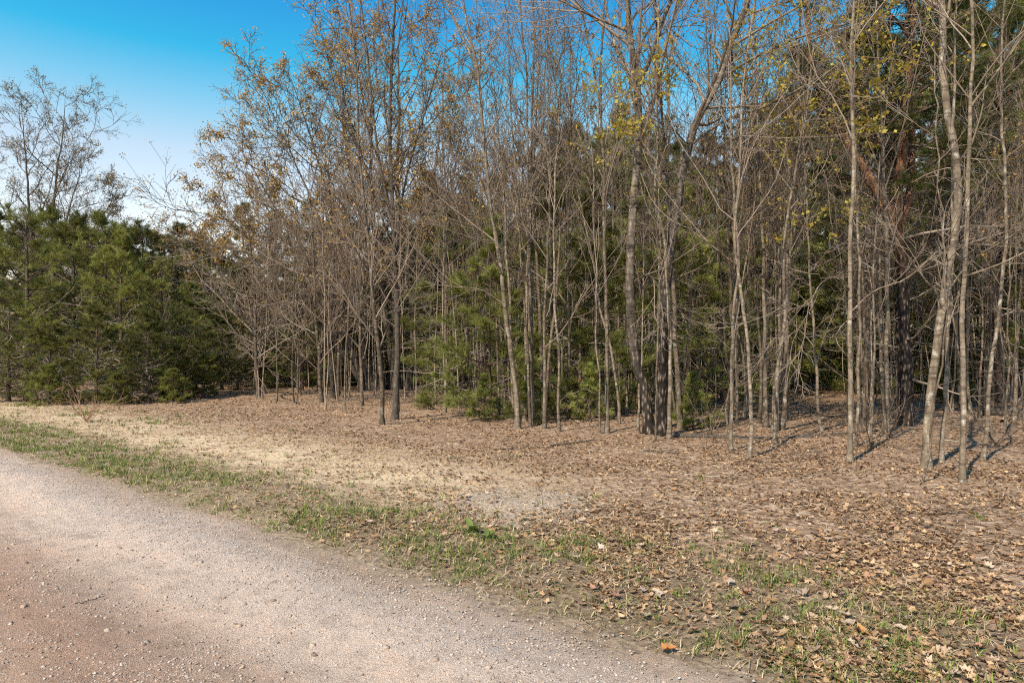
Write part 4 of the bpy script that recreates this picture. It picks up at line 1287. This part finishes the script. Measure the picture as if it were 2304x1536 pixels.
def blades(x, y, h, wdt, lean, cols, seg=2, lay=0.0, az=None, name="grass", label="", cat="grass"):
    K = len(x)
    z = hgt(x, y)
    b = np.stack([x, y, z - 0.005], -1)
    a = rg.random(K) * 6.283 if az is None else az + 0.5 * rg.normal(size=K)
    d = np.stack([np.cos(a), np.sin(a), 0 * a], -1)
    sd = np.stack([-np.sin(a + 0.6 * rg.normal(size=K)), np.cos(a), 0 * a], -1)
    up = np.array([0, 0, 1.0])
    l1 = lean * (0.3 + rg.random(K))[:, None]
    hh = h[:, None]
    p1 = b + d * hh * l1 * 0.35 + up * hh * 0.55 * (1 - lay)
    p2 = b + d * hh * l1 * 1.05 + up * hh * (0.95 - 0.25 * l1) * (1 - lay)
    if lay:
        p1[:, 2] += 0.008 + 0.02 * rg.random(K); p2[:, 2] += 0.006 + 0.02 * rg.random(K)
        b[:, 2] += 0.012
    w_ = wdt[:, None]
    V = np.stack([b - sd * w_, b + sd * w_, p1 + sd * w_ * 0.8, p1 - sd * w_ * 0.8, p2], 1).reshape(-1, 3)
    i = np.arange(K)[:, None] * 5
    Q = i + np.array([[0, 1, 2, 3]])
    T = i + np.array([[3, 2, 4]])
    cols = np.asarray(cols)
    cc = cols[rg.integers(0, len(cols), K)] * (0.7 + 0.6 * rg.random((K, 1)))
    o = obj(name, mesh(name, V, Q, T, [M_GRASS], col=np.repeat(cc, 5, 0), smooth_=False), kind="stuff", cat=cat)
    o["label"] = label
    return o


# green verge grass, in clumps
def verge(n, u0, u1, s0, s1):
    """points along the road edge, thinner with distance from the camera"""
    q = rg.random(n)
    u = u0 + (u1 - u0) * q ** 1.35
    s = s0 + (s1 - s0) * rg.random(n)
    x, y = xy_of(u, s)
    return x, y, u, s


x, y, u, s = verge(42000, -4.0, 27.0, 0.02, 6.5)
cl = vnoise(x, y, 1.6, 60, 3)
want = 0.95 * smooth(0.40, 0.54, cl) * smooth(0.0, 0.25, s) * smooth(1.9, 0.9, s - 0.5 * smooth(5, 2, u) + 1.2 * (cl - 0.5))
want = np.maximum(want, 0.8 * smooth(9.0, 12.5, u) * smooth(0.03, 0.25, s) * smooth(1.9, 0.8, s) * smooth(0.36, 0.52, cl))
want = np.maximum(want, 0.35 * smooth(13, 17, u) * smooth(2.3, 2.8, s) * smooth(4.4, 3.4, s) * smooth(0.5, 0.6, cl))
want = np.maximum(want, 0.11 * smooth(0.05, 0.3, s) * smooth(2.2, 0.9, s) + 0.05 * smooth(3.0, 1.6, s))
want = np.maximum(want, 0.2 * smooth(0.80, 0.84, vnoise(x, y, 2.2, 66, 2)) * smooth(6.5, 4.5, s))
k = rg.random(len(x)) < np.clip(want, 0, 1)
x, y, u = x[k], y[k], u[k]
nt_ = len(x)
cnt_ = rg.integers(4, 14, nt_)
hgt_t = 0.035 + 0.085 * rg.random(nt_) ** 1.5
rep_ = np.repeat(np.arange(nt_), cnt_)
rad_ = 0.045 * np.sqrt(rg.random(len(rep_)))
ang_ = rg.random(len(rep_)) * 6.283
x, y = x[rep_] + rad_ * np.cos(ang_), y[rep_] + rad_ * np.sin(ang_)
blades(x, y, hgt_t[rep_] * (0.45 + 0.75 * rg.random(len(x))), 0.0012 + 0.0014 * rg.random(len(x)) + 0.00024 * y, 1.0,
       [(0.12, 0.17, 0.032), (0.16, 0.21, 0.042), (0.085, 0.125, 0.027), (0.21, 0.23, 0.056), (0.13, 0.175, 0.038), (0.40, 0.32, 0.18)], az=ang_,
       name="grass", label="green grass tufts growing along the edge of the gravel road")
print("grass", len(x))
# dry straw, mostly lying
x, y, u, s = verge(84000, -4.0, 27.0, 0.05, 7.0)
want = smooth(5.4, 3.2, s) * smooth(2.0, 6, u) * smooth(0.35, 0.6, vnoise(x, y, 0.9, 70, 3)) + 1.1 * smooth(2.4, 0.8, s) + 0.14
k = rg.random(len(x)) < np.clip(want, 0, 1)
x, y = x[k], y[k]
blades(x, y, 0.05 + 0.14 * rg.random(len(x)), 0.0010 + 0.0012 * rg.random(len(x)) + 0.00020 * y, 0.95,
       [(0.56, 0.435, 0.275), (0.49, 0.37, 0.225), (0.64, 0.515, 0.345), (0.40, 0.29, 0.175)], lay=0.84,
       name="dry_grass", label="flattened straw-coloured dry grass between the road and the wood", cat="dry grass")
print("straw", len(x))


# gravel stones
def stone_shape(rng, coarse=False):
    V = np.array([(0, 0, 1), (0.9, 0, 0.45), (0.28, 0.85, 0.45), (-0.72, 0.52, 0.45), (-0.72, -0.52, 0.45), (0.28, -0.85, 0.45),
                  (0.72, 0.52, -0.3), (-0.28, 0.85, -0.3), (-0.9, 0, -0.3), (-0.28, -0.85, -0.3), (0.72, -0.52, -0.3)], float)
    V = V * (1 + 0.22 * rng.normal(size=(11, 1))) * np.array([1.0, 0.75 + 0.25 * rng.random(), 0.55])
    T = [(0, 1, 2), (0, 2, 3), (0, 3, 4), (0, 4, 5), (0, 5, 1)]
    for j in range(5):
        a, b = 1 + j, 1 + (j + 1) % 5
        T += [(a, 6 + j, b), (b, 6 + j, 6 + (j + 1) % 5)]
    T = np.array(T)
    if coarse:
        V = np.vstack([V[:1], V[1:6] * np.array([1.1, 1.1, 1.0]) - np.array([0, 0, 0.45])])
        T = T[:5]
    return V, T


STONES = [stone_shape(rg) for _ in range(6)]
CHIPS = [stone_shape(rg, True) for _ in range(6)]
STCOL = np.array([(0.42, 0.34, 0.275), (0.46, 0.38, 0.315), (0.34, 0.265, 0.21), (0.40, 0.295, 0.22), (0.48, 0.41, 0.35), (0.25, 0.195, 0.155), (0.42, 0.355, 0.30)])


def gravel():
    x, y, s = scatter(128000, 2.4, 20, -5.5, 0.35, 0.85, 1.25)
    win = np.exp(-((s + 0.5 + 0.25 * (vnoise(x, y, 0.6, 81, 2) - 0.5)) / 0.3) ** 2)
    oth = smooth(0.4, 0.7, vnoise(x, y, 1.5, 82, 3))
    k = rg.random(len(x)) < np.clip(1.0 * win + 0.30 * oth + 0.6 * smooth(-1.2, -2.0, s) * oth + 0.10, 0, 1)
    x, y = x[k], y[k]
    px_, py_ = 0.05 + 0.55 * rg.normal(size=1100), 7.15 + 0.6 * rg.normal(size=1100)
    x, y = np.r_[x, px_], np.r_[y, py_]
    K = len(x)
    size = 0.0024 + 0.0062 * rg.random(K) ** 3.0 + 0.00032 * y
    c = np.stack([x, y, hgt(x, y) + 0.016 * (s_of(x, y) < 0.1) + size * 0.12], -1)
    g = rg.integers(0, 6, K) + 6 * (size < 0.0062 + 0.0004 * y)
    Vs, Ts, Cs, o = [], [], [], 0
    ci = STCOL[rg.integers(0, len(STCOL), K)] * (0.8 + 0.4 * rg.random((K, 1)))
    for j, (V, T) in enumerate(STONES + CHIPS):
        m = len(V)
        kk = np.where(g == j)[0]
        W = place_flat(V, c[kk], rg.random(len(kk)) * 6.28, size[kk], rg.normal(0, 0.3, (len(kk), 2)))
        Vs.append(W.reshape(-1, 3)); Ts.append((T[None] + (o + np.arange(len(kk)) * m)[:, None, None]).reshape(-1, 3))
        Cs.append(np.repeat(ci[kk], m, 0)); o += len(kk) * m
    o_ = obj("gravel", mesh("gravel", np.concatenate(Vs), None, np.concatenate(Ts), [M_STONE], col=np.concatenate(Cs), smooth_=False), kind="stuff", cat="gravel")
    o_["label"] = "loose pale gravel chips scattered over the road, thickest along its edge"
    return K


print("gravel", gravel())

# larger stones on the road, one by one
pts = [(515 / 3, 1024 + 688 / 3), (170 / 3, 1024 + 720 / 3), (545 / 3, 1024 + 825 / 3), (385 / 3, 1024 + 890 / 3), (605 / 3, 1024 + 875 / 3), (420 / 3, 1024 + 1015 / 3), (160 / 3, 1024 + 1020 / 3),
       (725 / 3, 1024 + 1175 / 3), (1650 / 3, 1024 + 980 / 3), (1845 / 3, 1024 + 965 / 3), (1940 / 3, 1024 + 1003 / 3), (1355 / 3, 1024 + 715 / 3), (810 / 3, 1024 + 610 / 3), (965 / 3, 1024 + 1265 / 3),
       (1615 / 3, 1024 + 1115 / 3), (70 / 3, 1024 + 1140 / 3), (2110 / 3, 1024 + 1250 / 3), (2120 / 3, 1024 + 1310 / 3), (645 / 3, 1024 + 585 / 3), (45 / 3, 1024 + 620 / 3), (870, 1452), (640, 1500), (980, 1480), (1100, 1500), (330, 1440), (250, 1300)]
for i in range(60):
    pts.append((RNG.random() * 1150, 1130 + 400 * RNG.random()))
for i, (px, py) in enumerate(pts):
    x, d = gp(px, py)
    if s_of(x, d) > -0.12: continue
    sz = (0.016 if i < 26 else 0.010) * (0.7 + 0.7 * RNG.random())
    V, T = STONES[i % 6]
    col = STCOL[[2, 5, 3, 0][i % 4]] * (0.75 + 0.3 * RNG.random())
    me = mesh("stone", V * sz, None, T, [M_STONE], col=np.tile(col, (11, 1)), smooth_=False)
    obj("stone", me, None, (x, d, float(hgt(x, d)) + 0.017 + sz * 0.1), "loose brownish stone larger than the gravel lying on the road", "stone", "larger stones lying on the road", rz=RNG.random() * 6.28)

# single big leaves on top of the litter in the foreground
rl = np.random.default_rng(64)
LBIG = [leaf_shape((0, 2, 0, 1)[k % 4], rl) for k in range(8)]
TONES = [("pale tan", (0.46, 0.345, 0.24)), ("grey-brown", (0.33, 0.25, 0.20)), ("reddish brown", (0.33, 0.19, 0.125)), ("cream", (0.43, 0.335, 0.24)), ("dark brown", (0.17, 0.115, 0.085))]
LM = {}
for tn, c in TONES:
    LM[tn] = [mesh("fallen_leaf", V, None, T, [M_DRYLEAF], col=np.tile(np.array(c), (len(V), 1)) * (0.85 + 0.3 * rl.random((len(V), 1))), smooth_=False) for V, T in LBIG]
special = [((1503, 1463), "orange-brown leaf lying alone at the gravel edge", (0.45, 0.20, 0.07), 0.10), ((1935, 1435), "upright orange leaf in the grass at the lower right", (0.45, 0.24, 0.09), 0.12),
           ((1645, 1320), "large cream leaf curled up in the roadside grass", (0.50, 0.41, 0.31), 0.09), ((1360, 1110), "single bright cream leaf near the old gravel patch", (0.65, 0.58, 0.45), 0.11),
           ((1350, 1240), "white scrap-like leaf in the verge right of the leafy plant", (0.60, 0.53, 0.44), 0.07), ((1830, 1480), "large reddish brown leaf lying flat at the bottom right", (0.31, 0.21, 0.15), 0.13),
           ((1990, 1440), "large pale tan leaf at the lower right beside the orange one", (0.44, 0.33, 0.235), 0.12), ((1480, 1345), "cream leaf lying on the verge grass", (0.47, 0.38, 0.28), 0.10)]
for (pp, lb, c, sz) in special:
    x, d = gp(*pp)
    V, T = LBIG[int(rl.integers(0, 8))]
    o = obj("fallen_leaf", mesh("fallen_leaf", V, None, T, [M_DRYLEAF], col=np.tile(np.array(c), (len(V), 1)), smooth_=False), None, (x, d, float(hgt(x, d)) + 0.02), lb, "leaf", "single fallen leaves", scale=sz)
    o.rotation_euler = (rl.normal(0, 0.35), rl.normal(0, 0.35), rl.random() * 6.28)
cnt = 0
while cnt < 210:
    py = 1536 - 420 * rl.random() ** 1.2
    px = 700 + 1600 * rl.random()
    x, d = gp(px, py)
    if s_of(x, d) < 0.35: continue
    tn = TONES[int(rl.integers(0, 5))][0]
    o = obj("fallen_leaf", LM[tn][int(rl.integers(0, 8))], None, (x, d, float(hgt(x, d)) + 0.012 + 0.01 * rl.random()), tn + " fallen leaf lying on the litter beside the road", "leaf", tn + " fallen leaves", scale=0.045 + 0.045 * rl.random())
    o.rotation_euler = (rl.normal(0, 0.3), rl.normal(0, 0.3), rl.random() * 6.28)
    cnt += 1


# fallen logs and sticks
def stick(name, pts, w0, w1, label, cat, bark, n=14, sides=7, lift=0.0, group=None, wob=0.01, side=0):
    rng = np.random.default_rng(hash(label) % 1000 if False else len(label) * 7)
    W = []
    for px, py in pts:
        x, d = gp(px, py); W.append((x, d, float(hgt(x, d)) + lift))
    W = resample(np.array(W), n)
    loc = W[0].copy()
    L = W - loc + np.cumsum(rng.normal(0, wob, (n, 3)), 0) * np.array([1, 1, 0.3])
    R = np.linspace(w0, w1, n)
    L[:, 2] += R * 0.7
    e = obj(name, mesh(name, *tubes(L[None], R[None], sides, 0.06, rng), None, [bark]), None, loc, label, cat, group)
    if side:
        B, BR, _ = grow(rng, L[None], R[None], side, 0.2, 0.95, -0.25, 0.7, 5, 0.05, 0.15, 0.5, 0.003, 0.4)
        obj("side_twigs", mesh(name + "_side", *tubes(B, BR, 4), None, [bark]), e)
    return e


stick("fallen_log", [(1500, 984), (1620, 986), (1750, 988), (1900, 978), (1985, 968)], 0.055, 0.03, "dark fallen log lying across the leaves right of the twin birches", "log", M_DARKBARK, wob=0.02)
stick("fallen_log", [(2215, 930), (2300, 936), (2420, 930)], 0.10, 0.08, "thick dark log lying at the right picture edge", "log", M_DARKBARK, sides=10)
stick("fallen_branch", [(2255, 945), (2282, 915), (2310, 880)], 0.05, 0.03, "broken grey branch propped against the log at the right edge", "branch", M_DEAD)
stick("fallen_branch", [(1240, 1006), (1290, 1000), (1340, 990)], 0.02, 0.008, "curved dark branch on the leaves in front of the leaning grey tree", "branch", M_DARKBARK, side=4)
stick("fallen_branch", [(1110, 1014), (1180, 1010), (1240, 1007)], 0.014, 0.006, "thin stick on the leaves left of the curved dark branch", "branch", M_BARK2, side=2)
stick("fallen_branch", [(1665, 1036), (1720, 1044), (1790, 1040), (1860, 1030)], 0.014, 0.006, "grey stick lying behind the hooked foot of the snaking stem", "branch", M_BARK2, side=3)
stick("fallen_branch", [(1780, 1085), (1840, 1072), (1930, 1062)], 0.010, 0.004, "thin pale stick on the litter below the lichen-spotted tree", "branch", M_DEAD, side=3)
stick("fallen_branch", [(1500, 1062), (1590, 1075), (1700, 1078)], 0.009, 0.004, "thin grey stick on the litter below the twin birches", "branch", M_DEAD, side=2)
stick("fallen_branch", [(2000, 1150), (2090, 1160), (2200, 1148)], 0.010, 0.004, "thin brown stick on the litter below the nearest pale tree", "branch", M_BARK2, side=3)
stick("fallen_branch", [(172, 1352), (200, 1346), (228, 1339)], 0.0035, 0.002, "short dark twig lying on the gravel road at the left", "twig", M_DARKBARK, lift=0.016)


rd = np.random.default_rng(404)
for i in range(26):
    px, py = 560 + 1760 * rd.random(), 905 + 190 * rd.random() ** 1.5
    x_, y_ = gp(px, py)
    if s_of(x_, y_) < 5.5: continue
    a_ = rd.normal(0, 0.5)
    ln_ = (26 + 60 * rd.random())
    rr_ = 0.006 + 0.014 * rd.random() ** 2
    p1 = (px + ln_ * math.cos(a_), min(1120, max(885, py + 9 * math.sin(a_ * 3))))
    mid = ((px + p1[0]) / 2 + rd.normal(0, 4), (py + p1[1]) / 2 + rd.normal(0, 1.5))
    o = stick("fallen_branch", [(px, py), mid, p1], rr_, rr_ * 0.4, "dead stick lying on the leaves " + WH(px), "branch", (M_DEAD, M_BARK2, M_DARKBARK)[i % 3], n=8, sides=5,
              group="dead sticks on the leaves", wob=0.012, side=2)


# low shrub of bare reddish shoots on the left verge
def shrub(px, py, h, k, label, name="bare_shrub", bark=M_BARK2, spread=0.7, leaves=None):
    rng = np.random.default_rng(int(px))
    x, d = gp(px, py)
    st = np.array([[[0, 0, -0.03], [0, 0, 0.0], [0, 0, 0.03], [0, 0, 0.05]]])
    e = obj(name, None, None, (x, d, float(hgt(x, d))), label, "shrub", "bare shrubs")
    P, R, _ = grow(rng, st, np.full((1, 4), 0.02), k, 0.3, 1.0, h, spread, 8, 0.06, 0.1, 0.5, 0.004, 0.1)
    P2, R2, _ = grow(rng, P, R, 5, 0.3, 0.97, -0.4, 0.6, 5, 0.05, 0.12, 0.7, 0.003, 0.4)
    obj("stems", mesh("shrub_stems", *tubes(P, R, 5), None, [bark]), e)
    obj("twigs", mesh("shrub_twigs", *tubes(P2, R2, 3), None, [bark if bark is M_REDTWIG else M_OAKTWIG]), e)
    if leaves:
        V, Q, c = leaf_clusters(rng, P2, 4, 0.06, leaves, 0.03)
        obj("dry_leaves", mesh("shrub_leaves", V, Q, None, [M_YOUNG], col=c, smooth_=False), e)


shrub(195, 952, 0.7, 13, "low shrub of bare reddish shoots on the left verge", bark=M_REDTWIG)
shrub(1300, 930, 2.4, 5, "young shoot with rusty orange leaves right of the close pair of grey trees", "leafy_shrub", spread=0.25, leaves=RUST)
shrub(150, 880, 2.2, 8, "brown-leaved bush inside the left pines", "leafy_shrub", spread=0.5, leaves=[(0.26, 0.13, 0.05), (0.30, 0.18, 0.07)])
shrub(2000, 985, 1.0, 9, "knee-high bare bush at the foot of the big dark pine")
shrub(2330, 960, 1.6, 8, "bare bush cut by the right picture edge")


shrub(235, 878, 2.3, 9, "brown-leaved bush low in the middle of the left pine mass", "leafy_shrub", spread=0.6, leaves=[(0.26, 0.14, 0.06), (0.22, 0.15, 0.07)])
shrub(60, 893, 2.0, 8, "brown-leaved bush at the left end of the pine mass", "leafy_shrub", spread=0.6, leaves=[(0.28, 0.13, 0.05), (0.24, 0.15, 0.06)])
shrub(310, 899, 2.6, 10, "pale dead bush tangled in front of the broad mid-green pine", bark=M_DEAD, spread=0.9)
shrub(120, 898, 2.4, 10, "pale dead bush tangled low in the left pines", bark=M_DEAD, spread=0.9)
shrub(440, 889, 1.8, 10, "pale dead bush between the low pines and the lone small tree", bark=M_DEAD, spread=0.9)
shrub(1330, 950, 0.8, 7, "ankle-high bare sprouts left of the straight pale tree")
shrub(1600, 985, 0.9, 7, "ankle-high bare sprouts right of the twin birches")
shrub(1960, 1010, 0.8, 7, "ankle-high bare sprouts right of the lichen-spotted tree")
shrub(2240, 1000, 1.0, 8, "ankle-high bare sprouts right of the last leaning tree")


# broad-leaved green plant in the verge
def leafy_plant(px, py, n, size, label):
    rng = np.random.default_rng(int(px))
    x, d = gp(px, py)
    e = obj("leafy_plant", None, None, (x, d, float(hgt(x, d))), label, "plant", "green plants in the verge")
    for j in range(n):
        L = size * (0.6 + 0.6 * rng.random())
        t = np.linspace(0, 1, 6)
        el = 1.15 - 0.35 * rng.random()
        xs = L * t * math.cos(el) + 0.25 * L * t ** 2
        zs = L * t * math.sin(el) - 0.30 * L * t ** 2
        wd = 0.15 * L * np.sin(np.pi * np.clip(t * 0.94 + 0.06, 0, 1)) ** 0.8 + 0.002
        V = np.concatenate([np.stack([xs, wd, zs + wd * 0.35], -1), np.stack([xs, 0 * t, zs], -1), np.stack([xs, -wd, zs + wd * 0.35], -1)])
        Q = []
        for r in range(2):
            for i in range(5):
                Q.append((r * 6 + i, r * 6 + i + 1, r * 6 + 7 + i, r * 6 + 6 + i))
        c = np.array([0.12, 0.16, 0.04]) * (0.8 + 0.5 * rng.random())
        o = obj("leaf", mesh("plant_leaf", V, np.array(Q), None, [M_GRASS], col=np.tile(c, (18, 1))), e)
        o.rotation_euler = (0, 0, j * 2.4 + rng.normal(0, 0.3))


leafy_plant(1062, 1206, 9, 0.17, "upright broad-leaved green plant in the verge beside the old gravel patch")
leafy_plant(1095, 1218, 6, 0.13, "smaller broad-leaved plant right next to the upright one in the verge")
